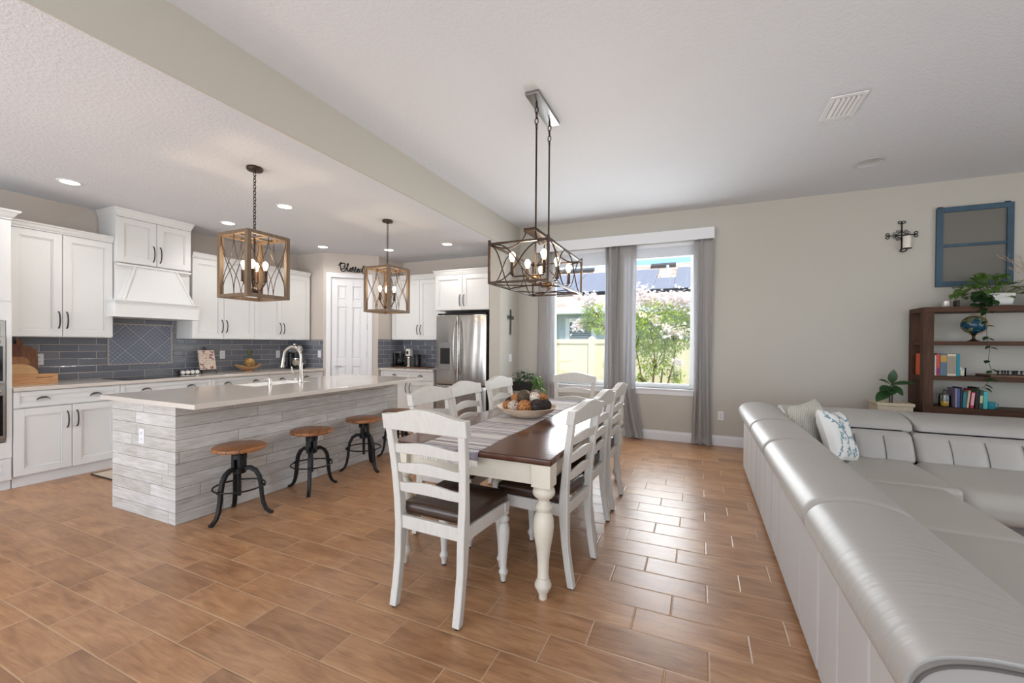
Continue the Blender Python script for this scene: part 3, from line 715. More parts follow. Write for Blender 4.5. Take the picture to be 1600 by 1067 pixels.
outlet('light_switch', 'white switch plate on tile next to the pantry door', 'switch', (-5.77, 5.10, 1.16), (0, -1, 0), kind='switch')
outlet('wall_outlet', 'white outlet on the window wall beside the right curtain', 'outlet', (.268, YW, .405), (0, -1, 0))
outlet('light_switch', 'white switch plate below the small metal cross', 'switch', (XB, 6.015, 1.135), (1, 0, 0), .115, .116, kind='switch', gang=2)
outlet('wall_outlet', 'white outlet on tile behind the coffee maker', 'outlet', (-4.86, YW-.01, 1.17), (0, -1, 0))
# ------------------------------------------------------------------ counter things
def xfY(c):
    return lambda x, y, z: (c[0]+x, c[1]+y, c[2]+z)
# cutting boards leaning behind the crate
def board(c, w, h, label, mat, top='round', tilt=.12, rot=0.0, th=.018, neck=None):
    """board standing on the counter, face to +x, leaning back on the tile"""
    n = 18; poly = []
    if top == 'oval': poly = [(w/2*math.cos(a), h/2+h/2*math.sin(a)) for a in [2*PI*i/28 for i in range(28)]]
    else:
        r = w*.30; hb = h if not neck else h-neck
        poly = [(-w/2, 0), (w/2, 0), (w/2, hb-r)]+[(w/2-r+r*math.cos(a), hb-r+r*math.sin(a)) for a in [PI/2*i/6 for i in range(1, 6)]]
        if neck: poly += [(.03, hb), (.022, hb+.03), (.026, h-.02), (.015, h), (-.015, h), (-.026, h-.02), (-.022, hb+.03), (-.03, hb)]
        poly += [(-w/2+r-r*math.sin(a), hb-r+r*math.cos(a)) for a in [PI/2*i/6 for i in range(0, 6)]]+[(-w/2, hb-r)]
    b = M(); b.prism(poly, -th, 0, 'x')
    ca, sa = math.cos(tilt), math.sin(tilt)
    v = []
    for x, y, z in b.v:
        x2, z2 = x*ca-z*sa, z*ca+x*sa+th*sa
        v.append((x2*math.cos(rot)-y*math.sin(rot), x2*math.sin(rot)+y*math.cos(rot), z2))
    b.v = v
    return single(b, 'cutting_board', mat, label, 'cutting board', c, 'cutting boards in the counter corner', local=True, bevel=.003)
board((-6.215, 1.86, .9215), .25, .44, 'tall dark walnut cutting board with a handle, leaning on the blue tile', ACACIA, neck=.07, tilt=.10)
board((-6.17, 1.765, .9215), .20, .40, 'reddish board at the back corner behind the walnut board', wood('reddish_board', srgb(88, 44, 30), srgb(132, 70, 48), 2, 3, .5), tilt=.13)
board((-6.135, 1.79, .9215), .24, .27, 'mid-brown rounded board in front of the walnut board', wood('mid_brown_board', srgb(140, 90, 52), srgb(190, 134, 84), 2, 3, .5), tilt=.17)
board((-6.078, 1.80, .9215), .28, .20, 'pale oval wooden board standing in front of the other boards', MAPLE, 'oval', tilt=.12)
# crate
t = thing('wooden_crate', 'small rustic wooden crate with stamped lettering in the counter corner', 'crate', (-5.99, 1.86, .9215))
cx, cy, cz = -5.99, 1.855, .9215
b = M().box(-6.05, -5.935, 1.70, 2.03, cz, cz+.012); b.build('bottom', PINE, t)
for x0, x1 in ((-6.05, -6.038), (-5.947, -5.935)): M().box(x0, x1, 1.70, 2.03, cz+.012, cz+.098).build('side_board', PINE, t, bevel=.002)
for y0, y1 in ((1.70, 1.715), (2.015, 2.03)): M().box(-6.038, -5.947, y0, y1, cz+.012, cz+.098).build('end_board', PINE, t, bevel=.002)
b = M(); R = random.Random(5)
for row, (y0, y1) in enumerate(((1.875, 1.985),)):
    y = y0
    while y < y1:
        wd = R.uniform(.004, .009); b.box(-5.9348, -5.9342, y, y+wd, cz+.062, cz+.070); y += wd+.003
b.build('stamped_lettering', plain('dark_ink', srgb(60, 36, 26), .7), t)
# spice bottles lying in a wire rack
t = thing('spice_rack', 'low wire rack holding white-capped jars on the counter below the hood', 'rack', (-6.17, 3.33, .9205))
b = M()
for dx in (-.05, .05): b.tube([(-6.17+dx, 3.22, .99), (-6.17+dx, 3.22, .924), (-6.17+dx, 3.45, .924), (-6.17+dx, 3.45, .99)], .003, 6)
for y in (3.22, 3.28, 3.335, 3.39, 3.45): b.tube([(-6.22, y, .985 if y in (3.22, 3.45) else .926), (-6.12, y, .985 if y in (3.22, 3.45) else .926)], .003, 6)
b.build('wire_frame', BLACK, t, smooth=True)
lab = ['leftmost', 'second from left', 'third from left', 'rightmost']
CAP = plain('white_cap', srgb(236, 234, 228), .4); JARG = plain('dark_spice', srgb(60, 48, 40), .25)
for i in range(4):
    y = 3.25+i*.056
    tt = thing('spice_jar', lab[i]+' white-capped jar in the low wire rack', 'jar', (-6.15, y, .927), group='spice jars in the wire rack')
    M().cyl((-6.21, y, .951), (-6.12, y, .951), .022, n=14).build('glass_body', JARG, tt, smooth=True)
    M().cyl((-6.12, y, .951), (-6.095, y, .951), .0235, n=14).build('cap', CAP, tt, smooth=True)
# cookbook on an easel
t = thing('book_easel', 'black wrought iron easel on the counter behind the island', 'easel', (-6.17, 3.57, .9205))
b = M()
b.tube([(-6.10, 3.47, .922), (-6.13, 3.48, .97), (-6.125, 3.50, .985), (-6.12, 3.48, .99)], .004, 6); b.tube([(-6.10, 3.67, .922), (-6.13, 3.66, .97), (-6.125, 3.64, .985), (-6.12, 3.66, .99)], .004, 6)
b.tube([(-6.13, 3.48, .965), (-6.13, 3.66, .965)], .004, 6); b.tube([(-6.145, 3.5, .965), (-6.215, 3.53, 1.22), (-6.225, 3.57, 1.285), (-6.215, 3.61, 1.22), (-6.145, 3.64, .965)], .004, 6)
b.tube([(-6.20, 3.57, 1.25), (-6.26, 3.57, .922)], .004, 6)
for s_ in (-1, 1): b.tube([(-6.222, 3.57+s_*(.02+.018*math.cos(a)), 1.255+.018*math.sin(a)) for a in [2*PI*i/12 for i in range(10)]], .003, 6)
b.build('iron_frame', BLACK, t, smooth=60)
bx = M().hexa([(-6.14, 3.47, .975), (-6.14, 3.67, .975), (-6.118, 3.67, .972), (-6.118, 3.47, .972), (-6.195, 3.47, 1.235), (-6.195, 3.67, 1.235), (-6.173, 3.67, 1.232), (-6.173, 3.47, 1.232)])
def coverpaint():
    s = NT('cookbook_cover'); P = s.sep(s.coord()); p = s.coord(); n = s.noise(s.scale(p, (1, 14, 9)), 1, 3)
    v = s.noise(p, 22, 2)
    col = s.mix(s.ramp(v, [(.58, (0, 0, 0)), (.62, (1, 1, 1))]), srgb(226, 206, 190), srgb(148, 92, 92))
    ln = s.math('LESS_THAN', s.math('FRACT', s.math('MULTIPLY', P[2], 42)), .28); ln = s.math('MULTIPLY', ln, s.math('GREATER_THAN', s.noise(s.scale(p, (1, 60, 42)), 1, 1), .52))
    col = s.mix(s.math('MULTIPLY', ln, .8), col, srgb(70, 54, 54)); return s.set(col, .4)
single(bx, 'cookbook', coverpaint(), 'pinkish cookbook standing on the black iron easel', 'book', (-6.14, 3.57, .972))
# wooden bowl and pineapple
t = thing('wooden_bowl', 'carved boat-shaped wooden bowl holding the pineapple', 'bowl', (-6.10, 4.11, .9205))
b = M()
def bowl(u, v):
    a = 2*PI*u; r = .02+.98*v; L, Wd = .185, .085
    z = .012+.055*v**2+.045*v**3*math.cos(a)**2*(1)
    return (-6.10+Wd*r*math.sin(a), 4.11+L*r*math.cos(a), .9205+z)
b.grid(bowl, 36, 10, cu=True)
o = b.build('bowl_shell', wood('driftwood_bowl', srgb(120, 84, 54), srgb(190, 150, 108), 1, 3, .55), t, smooth=60, weld=False); md = o.modifiers.new('s', 'SOLIDIFY'); md.thickness = .012; md.offset = 1
M().lathe([(.05, 0), (.055, .012)], (-6.10, 4.11, .9205), 16).build('foot', PINE, t)
t = thing('pineapple', 'whole pineapple standing in the carved wooden bowl', 'pineapple', (-6.10, 4.13, .945))
def pine():
    s = NT('pineapple_skin'); p = s.coord(); v = s.n('TexVoronoi'); s.put(v.inputs['Vector'], s.scale(p, (1, 1, .8))); v.inputs['Scale'].default_value = 42
    col = s.ramp(v.outputs[0], [(0, srgb(92, 70, 36)), (.35, srgb(186, 146, 78)), (.7, srgb(128, 96, 50))]); s.bump(v.outputs[0], .8, .01); return s.set(col, .5)
b = M().sphere((-6.10, 4.13, 1.03), .072, 20, (1, 1, 1.22)); b.build('fruit', pine(), t, smooth=True)
b = M(); R = random.Random(2)
for i in range(34):
    a = i*2.4; h = R.uniform(.09, .19); tlt = .25+.75*(1-h/.19)+R.uniform(0, .15); r0 = .012
    dx, dy = math.cos(a), math.sin(a)
    P = [Vector((-6.10+dx*(r0+tlt*.07*(q**1.6)), 4.13+dy*(r0+tlt*.07*(q**1.6)), 1.105+h*q*(1-.25*tlt*q))) for q in (0, .35, .7, 1)]
    wv = Vector((-dy, dx, 0)); ws = [.011, .010, .006, .0005]
    vs = []
    for p, w_ in zip(P, ws): vs += [p-wv*w_, p+wv*w_]
    b.add(vs, [(0, 1, 3, 2), (2, 3, 5, 4), (4, 5, 7, 6)])
b.build('crown_leaves', plain('pineapple_leaf', srgb(96, 104, 72), .5, var=.2, vs=20), t, smooth=True, weld=False)
# stand mixer
t = thing('stand_mixer', 'chrome and black mixer on the counter behind the faucet', 'mixer', (-6.08, 4.89, .9205))
c = (-6.08, 4.89, .9205)
M().rbox(-6.20, -5.95, 4.80, 4.98, .9205, .945, .012, 3, 2).build('base', BLACKP, t, smooth=50)
M().rbox(-6.22, -6.13, 4.84, 4.94, .94, 1.19, .03, 3, 2).build('column', BLACKP, t, smooth=50)
M().lathe([(.05, 0), (.055, .01), (.09, .06), (.105, .12), (.105, .15), (.098, .15)], (-6.03, 4.89, .945), 24).build('mixing_bowl', plain('polished_steel', srgb(210, 206, 200), .1, 1), t, smooth=50)
M().rbox(-6.22, -5.94, 4.835, 4.945, 1.17, 1.30, .05, 4, 3).build('motor_head', plain('silver_enamel', srgb(196, 194, 192), .2, .8), t, smooth=50)
M().lathe([(.028, 0), (.032, .01), (.03, .025), (.012, .032)], (-6.10, 4.89, 1.30), 16).build('knob', CHROME, t, smooth=50)
M().tube([(-6.03, 4.99, 1.08), (-6.02, 5.03, 1.06), (-6.02, 5.03, 1.0), (-6.03, 4.985, .985)], .007, 8).build('bowl_handle', CHROME, t, smooth=60)
# coffee corner
single(M().rbox(-5.02, -4.28, 5.98, 6.25, .9205, .934, .006, 2, 2), 'serving_tray', wood('walnut_tray', srgb(70, 46, 34), srgb(120, 84, 60), 0, 3), 'flat brown tray under the coffee maker', 'tray', (-4.65, 6.1, .9205), smooth=50)
t = thing('coffee_maker', 'black drip coffee maker with glass carafe in the coffee corner', 'coffee maker', (-4.93, 6.12, .9345))
M().rbox(-5.04, -4.86, 6.04, 6.22, .9345, .96, .01, 2, 2).build('base', BLACKP, t, smooth=50)
M().rbox(-5.05, -4.985, 6.05, 6.22, .955, 1.19, .02, 3, 2).build('column', BLACKP, t, smooth=50)
M().rbox(-5.04, -4.86, 6.04, 6.22, 1.165, 1.205, .018, 3, 2).build('lid', plain('steel_trim', srgb(150, 146, 142), .3, .9), t, smooth=50)
o = M().lathe([(.05, 0), (.075, .03), (.08, .08), (.07, .13), (.055, .17), (.055, .19)], (-4.925, 6.11, .962), 20).build('carafe', CLEAR, t, smooth=50)
M().lathe([(.048, 0), (.072, .028), (.074, .05), (.01, .05)], (-4.925, 6.11, .966), 20).build('coffee', plain('coffee', srgb(30, 16, 10), .1), o, smooth=50)
M().tube([(-4.86, 6.06, 1.12), (-4.82, 6.03, 1.10), (-4.82, 6.03, 1.02), (-4.855, 6.06, 1.0)], .009, 8).build('carafe_handle', BLACKP, o, smooth=60)
t = thing('milk_frother', 'slim white and steel frother between the coffee maker and black canister', 'frother', (-4.72, 6.10, .9345))
M().lathe([(.05, 0), (.05, .012), (.042, .02), (.042, .16), (.038, .165)], (-4.72, 6.10, .9345), 20).build('jug', CHROME, t, smooth=45)
M().rbox(-4.77, -4.675, 6.06, 6.15, 1.12, 1.25, .02, 3, 2).build('head', plain('white_plastic', srgb(226, 220, 214), .4), t, smooth=50)
M().box(-4.745, -4.70, 6.055, 6.06, 1.16, 1.21).build('display', BLACKP, t)
t = thing('canister', 'black lidded canister at right of the coffee tray', 'canister', (-4.55, 6.12, .9345))
M().lathe([(.062, 0), (.064, .004), (.064, .19), (.06, .194)], (-4.55, 6.12, .9345), 24).build('body', BLACKP, t, smooth=45)
M().lathe([(.066, .0), (.066, .02), (.06, .026), (.012, .026), (.012, .04)], (-4.55, 6.12, 1.1285), 24).build('lid', BLACK, t, smooth=45)
# sign
b = M(); zc, u0 = 2.60, .225
def stroke(pts, r=.0075):
    P = [Vector(p) for p in pts]; out_ = []
    for i in range(len(P)-1):
        p0, p1, p2, p3 = P[max(0, i-1)], P[i], P[i+1], P[min(len(P)-1, i+2)]
        for q in range(5):
            s_ = q/5; out_.append(.5*((2*p1)+(p2-p0)*s_+(2*p0-5*p1+4*p2-p3)*s_*s_+(3*p1-p0-3*p2+p3)*s_**3))
    out_.append(P[-1])
    b.tube([DG(u0+p.x, .012, zc+p.y) for p in out_], r, 6)
K = .00118
def S_(l, r=.0075): stroke([((x-300)*K*.262*.9, -(y-470)*K*.9*.62, 0) if False else ((x-300)*.000405, -(y-500)*.000405, 0) for x, y in l], r)
for l in ([(300, 385), (345, 375), (370, 300), (410, 275), (440, 300), (415, 320), (385, 300), (380, 400), (395, 520), (415, 600)],
          [(415, 320), (470, 305), (535, 300), (565, 345), (545, 410), (510, 440), (560, 460), (605, 510), (590, 580), (520, 630), (450, 630), (415, 600), (440, 540), (500, 520), (560, 530)],
          [(600, 560), (640, 470), (690, 330), (675, 300), (655, 340), (645, 470), (655, 590), (690, 625), (730, 580)],
          [(730, 580), (780, 560), (815, 500), (780, 480), (745, 540), (755, 610), (800, 630), (840, 580)],
          [(830, 590), (865, 520), (885, 450), (860, 440), (850, 490), (915, 560), (925, 625), (880, 640), (860, 615)],
          [(920, 590), (960, 520), (990, 445), (965, 435), (950, 490), (1010, 560), (1025, 625), (985, 640), (965, 615)],
          [(1020, 590), (1070, 560), (1105, 500), (1070, 490), (1045, 545), (1060, 620), (1105, 640), (1140, 600)],
          [(1215, 510), (1170, 500), (1130, 545), (1135, 610), (1180, 620), (1225, 560), (1250, 470), (1280, 380), (1320, 355)],
          [(1290, 370), (1255, 480), (1240, 580), (1260, 660), (1290, 680)]): S_(l)
sg = single(b, 'word_sign', BLACK, 'black cursive metal sign reading Blessed above the pantry door', 'sign', DG(.45, .01, zc-.07), smooth=60)
# floor mat
t = thing('kitchen_mat', 'beige kitchen mat with dark edge behind the island', 'mat', (-5.05, 3.0, 0))
b = M().box(-5.58, -4.70, 2.16, 3.7, .0005, .012); b.build('mat_surface', plain('beige_mat', srgb(196, 182, 164), .9, bump=.4, bs=120), t)
b = M(); b.tube([(-5.59, 2.15, .008), (-4.69, 2.15, .008), (-4.69, 3.71, .008), (-5.59, 3.71, .008)], .0075, 6, True); b.build('dark_edge', plain('dark_binding', srgb(52, 44, 40), .8), t)

# ------------------------------------------------------------------ bar stools
ST = thing('bar_stool', 'nearest industrial stool with round wood seat and black tripod base', 'stool', (0, 0, 0), 0, 'round stools along the island', local=True)
b = M().lathe([(.165, 0), (.182, .006), (.185, .016), (.182, .028), (.172, .034)], (0, 0, .518), 40); b.build('seat', SEATW, ST, smooth=40)
b = M().lathe([(.05, 0), (.05, .012), (.02, .014), (.02, .03)], (0, 0, .488), 18); b.build('seat_plate', BLACK, ST, smooth=40)
pr = []
for i in range(36): pr += [(.0125, .16+i*.0093), (.0155, .16+i*.0093+.0046)]
M().lathe(pr, (0, 0, 0), 10).build('screw_post', BLACK, ST, smooth=60)
b = M()
b.lathe([(.040, .0), (.046, .005), (.046, .04), (.034, .048)], (0, 0, .335), 18)
for k in range(3):
    a = 2*PI*k/3+PI/3; c_, s_ = math.cos(a), math.sin(a)
    b.tube([(c_*.036, s_*.036, .35), (c_*.036, s_*.036, .485)], .0145, 4, sq=True)
b.lathe([(.03, 0), (.052, .002), (.052, .034), (.03, .038)], (0, 0, .450), 18); b.build('hub', BLACK, ST, smooth=40)
for k in range(3):
    a = 2*PI*k/3; c_, s_ = math.cos(a), math.sin(a)
    prof = [(.030, .37), (.075, .375), (.115, .35), (.142, .30), (.152, .235), (.158, .16), (.170, .09), (.190, .042), (.218, .016), (.240, .013)]
    b = M(); vs = []; n = len(prof)
    for i, (r, z) in enumerate(prof):
        d = Vector((prof[min(i+1, n-1)][0]-prof[max(i-1, 0)][0], 0, prof[min(i+1, n-1)][1]-prof[max(i-1, 0)][1])).normalized()
        nn = Vector((-d.z, 0, d.x)); hw = .0185-.004*i/n; th = .0155-.006*i/n
        for sx, sn in ((-1, -1), (1, -1), (1, 1), (-1, 1)):
            p = Vector((r, sx*hw, z))+nn*sn*th
            vs.append((p.x*c_-p.y*s_, p.x*s_+p.y*c_, max(.0, p.z)))
    fs = [(i*4+j, i*4+(j+1) % 4, (i+1)*4+(j+1) % 4, (i+1)*4+j) for i in range(n-1) for j in range(4)]+[(3, 2, 1, 0), tuple((n-1)*4+q for q in range(4))]
    b.add(vs, fs); b.build('leg', BLACK, ST, smooth=50, bevel=.005)
b = M().tube([(.174*math.cos(2*PI*i/40), .174*math.sin(2*PI*i/40), .235) for i in range(40)], .0065, 8, True)
for k in range(3):
    a = 2*PI*k/3; b.cyl((.15*math.cos(a), .15*math.sin(a), .235), (.182*math.cos(a), .182*math.sin(a), .235), .012, n=10)
b.build('foot_ring', BLACK, ST, smooth=60)
ST.location = (-3.262, 2.13, 0); ST.rotation_euler = (0, 0, math.radians(-83))
for i, (x, y, r, l) in enumerate(((-3.262, 2.80, -47, 'second industrial stool from the near end of the island'), (-3.275, 3.475, 230, 'third industrial stool from the near end of the island'), (-3.27, 4.03, 210, 'farthest industrial stool, mostly hidden behind the dining chairs'))): dup(ST, (x, y, 0), math.radians(r), l)

# ------------------------------------------------------------------ dining table
TX0, TX1, TY0, TY1, TZ = -1.722, -.690, 2.055, 4.36, .76
t = thing('dining_table', 'long dining table with dark plank top and cream turned legs', 'table', (-1.206, 3.2, 0))
M().rbox(TX0, TX1, TY0, TY1, TZ-.036, TZ, .010, 3, 2).build('tabletop', TTOP, t, smooth=60)
b = M(); ai = .045
b.box(TX0+ai, TX1-ai, TY0+ai, TY0+ai+.022, .605, TZ-.036); b.box(TX0+ai, TX1-ai, TY1-ai-.022, TY1-ai, .605, TZ-.036)
b.box(TX0+ai, TX0+ai+.022, TY0+ai+.022, TY1-ai-.022, .605, TZ-.036); b.box(TX1-ai-.022, TX1-ai, TY0+ai+.022, TY1-ai-.022, .605, TZ-.036)
b.build('apron', TABLEW, t, bevel=.003)
LP = [(.022, 0), (.024, .03), (.032, .042), (.034, .048), (.044, .066), (.046, .078), (.038, .098), (.030, .112), (.033, .120), (.029, .128), (.031, .20), (.038, .27), (.050, .335), (.056, .39), (.053, .43), (.043, .457), (.034, .468), (.040, .476), (.046, .487), (.046, .497), (.036, .510), (.029, .524), (.031, .534), (.046, .544), (.058, .560), (.060, .574), (.056, .590), (.046, .600), (.046, .604)]
for x in (TX0+.06, TX1-.06):
    for y in (TY0+.06, TY1-.06):
        b = M().lathe(LP, (x, y, 0), 28); b.box(x-.053, x+.053, y-.053, y+.053, .604, TZ-.0365); b.build('leg', TABLEW, t, smooth=35, bevel=.003)
# runner
def runmat():
    s = NT('striped_woven_runner'); P = s.sep(s.coord()); yy = s.math('ADD', P[1], s.math('MULTIPLY', s.noise(s.scale(s.coord(), (3, 1, 1)), 3, 2), .006))
    k1 = s.white(s.comb(s.math('FLOOR', s.math('MULTIPLY', yy, 62)), 0, 0)); sh = s.math('MULTIPLY', s.noise(s.scale(s.coord(), (2.2, 40, 1)), 2, 2), .35)
    f = s.math('ADD', k1[0], s.math('SUBTRACT', sh, .17))
    col = s.ramp(f, [(0, srgb(232, 226, 222)), (.42, srgb(214, 208, 206)), (.55, srgb(168, 158, 158)), (.72, srgb(124, 122, 140)), (.80, srgb(226, 220, 216)), (1, srgb(112, 104, 110))])
    s.bump(s.noise(s.scale(s.coord(), (160, 60, 1)), 4, 2), .5, .004); return s.set(col, .9, 0, .2)
RUN = runmat(); FR = plain('cotton_fringe', srgb(228, 222, 214), .9, bump=.4, bs=80)
t = thing('table_runner', 'striped woven runner with knotted fringe along the dining table', 'table runner', (-1.30, 3.2, TZ))
rx0, rx1 = -1.50, -1.115
def rn(u, v):
    L0, L1, drop = TY0-.004, TY1+.004, .055
    tot = (L1-L0)+2*drop; q = v*tot; x = rx0+(rx1-rx0)*u+.006*math.sin(8*v*PI)
    if q < drop: return (x, L0-.003-.004*math.sin(20*u), TZ+.002-(drop-q))
    if q > tot-drop: return (x, L1+.003, TZ+.002-(q-(tot-drop)))
    return (x, L0+q-drop, TZ+.0028)
o = M().grid(rn, 14, 120).build('woven_cloth', RUN, t, weld=False, smooth=60); md = o.modifiers.new('s', 'SOLIDIFY'); md.thickness = .003; md.offset = 1
b = M()
for i in range(34):
    x = rx0+.006+(rx1-rx0-.012)*i/33
    b.tube([(x, TY0-.009, TZ-.052), (x+.003*math.sin(i*2.1), TY0-.012, TZ-.064), (x+.004*math.sin(i), TY0-.010, TZ-.085)], [.0055, .0065, .004], 5)
tag(b.build('fringe', FR, t, smooth=60), kind='stuff')
# shallow bowl with decorative balls
bc = (-1.28, 3.19, TZ+.0058)
bw = single(M().lathe([(.095, 0), (.12, .003), (.202, .043), (.237, .076), (.246, .081), (.239, .083), (.198, .052), (.116, .018), (.02, .014)], (0, 0, 0), 48), 'serving_bowl', plain('whitewashed_mango_wood', srgb(214, 192, 170), .6, var=.1, vs=12, stretch=(1, 1, 4)), 'wide shallow pale wooden bowl on the table runner', 'bowl', bc, local=True, smooth=50)
def ballmat(name, c, c2):
    s = NT(name); p = s.coord(); v = s.n('TexVoronoi', feature='DISTANCE_TO_EDGE'); s.put(v.inputs['Vector'], p); v.inputs['Scale'].default_value = 48
    f = s.ramp(v.outputs[0], [(.10, (0, 0, 0)), (.30, (1, 1, 1))]); s.bump(v.outputs[0], .7, .01); return s.set(s.mix(f, c, c2), .65)
def twig(name, c, c2, seed):
    """bound twig ball: many thin rings around a dark core"""
    return plain(name, c, .7, var=.35, vs=25)
BM = {'orange': ballmat('orange_rattan', srgb(190, 130, 76), srgb(120, 66, 26)), 'brown': ballmat('brown_rattan', srgb(176, 116, 66), srgb(96, 56, 30)), 'dark': ballmat('dark_twig', srgb(62, 50, 46), srgb(26, 20, 18)),
      'white': ballmat('white_pod', srgb(226, 214, 198), srgb(150, 128, 110)), 'grey': ballmat('grey_lotus', srgb(198, 182, 168), srgb(96, 78, 68)), 'moss': ballmat('olive_moss', srgb(84, 68, 48), srgb(58, 46, 34)), 'silver': ballmat('silver_twig', srgb(150, 140, 134), srgb(60, 52, 50))}
balls = [  # px-derived layout: x, y, z offset, radius, kind, where
 (-.175, -.075, .075, .042, 'orange', 'at the near left rim of the bowl'), (-.085, -.135, .078, .055, 'grey', 'at the near rim between two orange balls'), (.03, -.14, .082, .060, 'orange', 'at the near middle of the bowl'),
 (.135, -.10, .090, .058, 'dark', 'at the near right of the bowl'), (.185, -.005, .088, .053, 'dark', 'at the right rim of the bowl'), (-.185, .03, .084, .054, 'dark', 'at the left rim of the bowl'),
 (-.10, -.02, .128, .055, 'brown', 'left of the big olive ball'), (-.02, -.045, .158, .060, 'moss', 'in the middle of the pile'), (.075, -.01, .150, .050, 'white', 'right of the big olive ball'),
 (.12, .085, .125, .056, 'orange', 'behind the white ball at right'), (-.055, .075, .150, .052, 'orange', 'behind the olive ball'), (-.095, .16, .128, .056, 'silver', 'at the far left of the pile'), (.025, .155, .145, .058, 'silver', 'at the far middle of the pile')]
cn = {'orange': 'orange rattan', 'brown': 'brown rattan', 'dark': 'dark twig', 'white': 'white pod', 'grey': 'pale grey pod', 'moss': 'large olive brown', 'silver': 'silvery grey twig'}
for dx, dy, dz, r, k, wh in balls:
    dx *= .88; dy *= .88; dz *= .93; r *= .90
    b = M().sphere((0, 0, r), r, 26); 
    R = random.Random(int(dx*1000)+int(dy*77))
    if k in ('dark', 'silver', 'orange', 'brown'):
        for i in range(16):
            ax = Vector((R.uniform(-1, 1), R.uniform(-1, 1), R.uniform(-1, 1))).normalized(); u = ax.orthogonal().normalized(); v = ax.cross(u)
            h = R.uniform(-.45, .45)*r; rr = math.sqrt(max(1e-6, (r*1.02)**2-h*h))
            b.tube([Vector((0, 0, r))+ax*h+(u*math.cos(a)+v*math.sin(a))*rr for a in [2*PI*q/22 for q in range(22)]], .0024, 4, True)
    single(b, 'decorative_ball', BM[k], '%s decorative ball %s' % (cn[k], wh), 'ornament', (bc[0]+dx*.96, bc[1]+dy*.96, bc[2]+dz-r+.018), 'decorative balls in the bowl', local=True, smooth=True, weld=False)

# ------------------------------------------------------------------ dining chairs (seat centre at origin, facing +y)
CH = thing('dining_chair', 'white ladder-back chair with brown leather seat at the near head of the table', 'chair', (0, 0, 0), 0, 'white ladder-back dining chairs', local=True)
def bk(z):   # rear post centre line, y as a function of height
    P = [(0, -.245), (.12, -.224), (.25, -.206), (.42, -.196), (.55, -.202), (.75, -.222), (.9, -.245), (1.03, -.268)]
    for (z0, y0), (z1, y1) in zip(P[:-1], P[1:]):
        if z <= z1: return y0+(y1-y0)*(z-z0)/(z1-z0)
    return P[-1][1]
def px_(z): return .193+.034*max(0, (z-.42))/.6*1.0
for sx in (-1, 1):
    b = M(); vs = []; zs = [0.008]+[.06*i for i in range(1, 16)]+[.945]
    for z in zs:
        hw, hd = .0205, .019+(.008*math.exp(-((z-.43)/.13)**2))-.004*max(0, z-.6)
        for ax, ay in ((-1, -1), (1, -1), (1, 1), (-1, 1)): vs.append((sx*px_(z)+ax*hw, bk(z)+ay*hd, z))
    n = len(zs); b.add(vs, [(i*4+j, i*4+(j+1) % 4, (i+1)*4+(j+1) % 4, (i+1)*4+j) for i in range(n-1) for j in range(4)]+[(3, 2, 1, 0), tuple((n-1)*4+q for q in range(4))])
    o = b.build('rear_leg', CHAIRW, CH, smooth=40, bevel=.004)
    M().cyl((sx*.193, bk(0), 0), (sx*.193, bk(0), .010), .013, n=12).build('glide', BLACKP, o)
    FP = [(.014, .008), (.016, .03), (.020, .045), (.026, .056), (.027, .064), (.020, .078), (.018, .09), (.020, .13), (.026, .20), (.033, .265), (.034, .30), (.028, .33), (.022, .342), (.029, .352), (.031, .362), (.026, .374), (.020, .384), (.027, .394), (.030, .404), (.024, .41)]
    b = M().lathe(FP, (sx*.205, .205, 0), 20); b.box(sx*.205-.024, sx*.205+.024, .181, .229, .41, .462); o = b.build('front_leg', CHAIRW, CH, smooth=35, bevel=.002)
    M().cyl((sx*.205, .205, 0), (sx*.205, .205, .010), .012, n=12).build('glide', BLACKP, o)
b = M(); b.box(-.185, .185, .200, .222, .395, .462); b.hexa([(-.185, -.212, .395), (.185, -.212, .395), (.185, -.188, .395), (-.185, -.188, .395), (-.185, -.214, .462), (.185, -.214, .462), (.185, -.190, .462), (-.185, -.190, .462)])
for sx in (-1, 1): b.hexa([(sx*.190, -.18, .395), (sx*.212, -.18, .395), (sx*.222, .185, .395), (sx*.200, .185, .395), (sx*.190, -.18, .462), (sx*.212, -.18, .462), (sx*.222, .185, .462), (sx*.200, .185, .462)])
b.build('seat_frame', CHAIRW, CH, bevel=.003)
def puff(p):
    u, v = p.x/.215, (p.y-.018)/.205
    q = Vector(p)
    taper = 1-.08*(1-(v+1)/2)
    q.x *= taper
    if p.z > .49: q.z += .022*max(0, 1-u*u)*max(0, 1-v*v)
    return q
M().rbox(-.222, .222, -.182, .236, .455, .524, .030, 4, 8, puff).build('seat_cushion', BROWN, CH, smooth=60)
def rail(z0, z1, arch, over, th=.022, name='slat', curve=.016, back=0.0):
    b = M(); n = 24; hx = px_((z0+z1)/2)+over; vs = []
    for i in range(n+1):
        u = -1+2*i/n; x = u*hx; a = arch*(max(0, math.cos(u*PI/2*1.12)))**1.5 if arch else 0
        dy = -curve*(1-u*u)+back
        lo = z0+(.35*arch*(max(0, math.cos(u*PI/2*1.12)))**1.5 if name == 'slat' else 0); hi = z1+a
        for z, sgn in ((lo, -1), (lo, 1), (hi, 1), (hi, -1)): vs.append((x, bk(z)+dy+sgn*th/2, z))
    b.add(vs, [(i*4+j, i*4+(j+1) % 4, (i+1)*4+(j+1) % 4, (i+1)*4+j) for i in range(n) for j in range(4)]+[(3, 2, 1, 0), tuple(n*4+q for q in range(4))])
    return b.build(name, CHAIRW, CH, smooth=40, bevel=.003)
rail(.915, .995, .036, .030, .046, 'crest_rail', .004, .003)
for z in (.792, .690, .588): rail(z, z+.048, .020, -.012, .018)
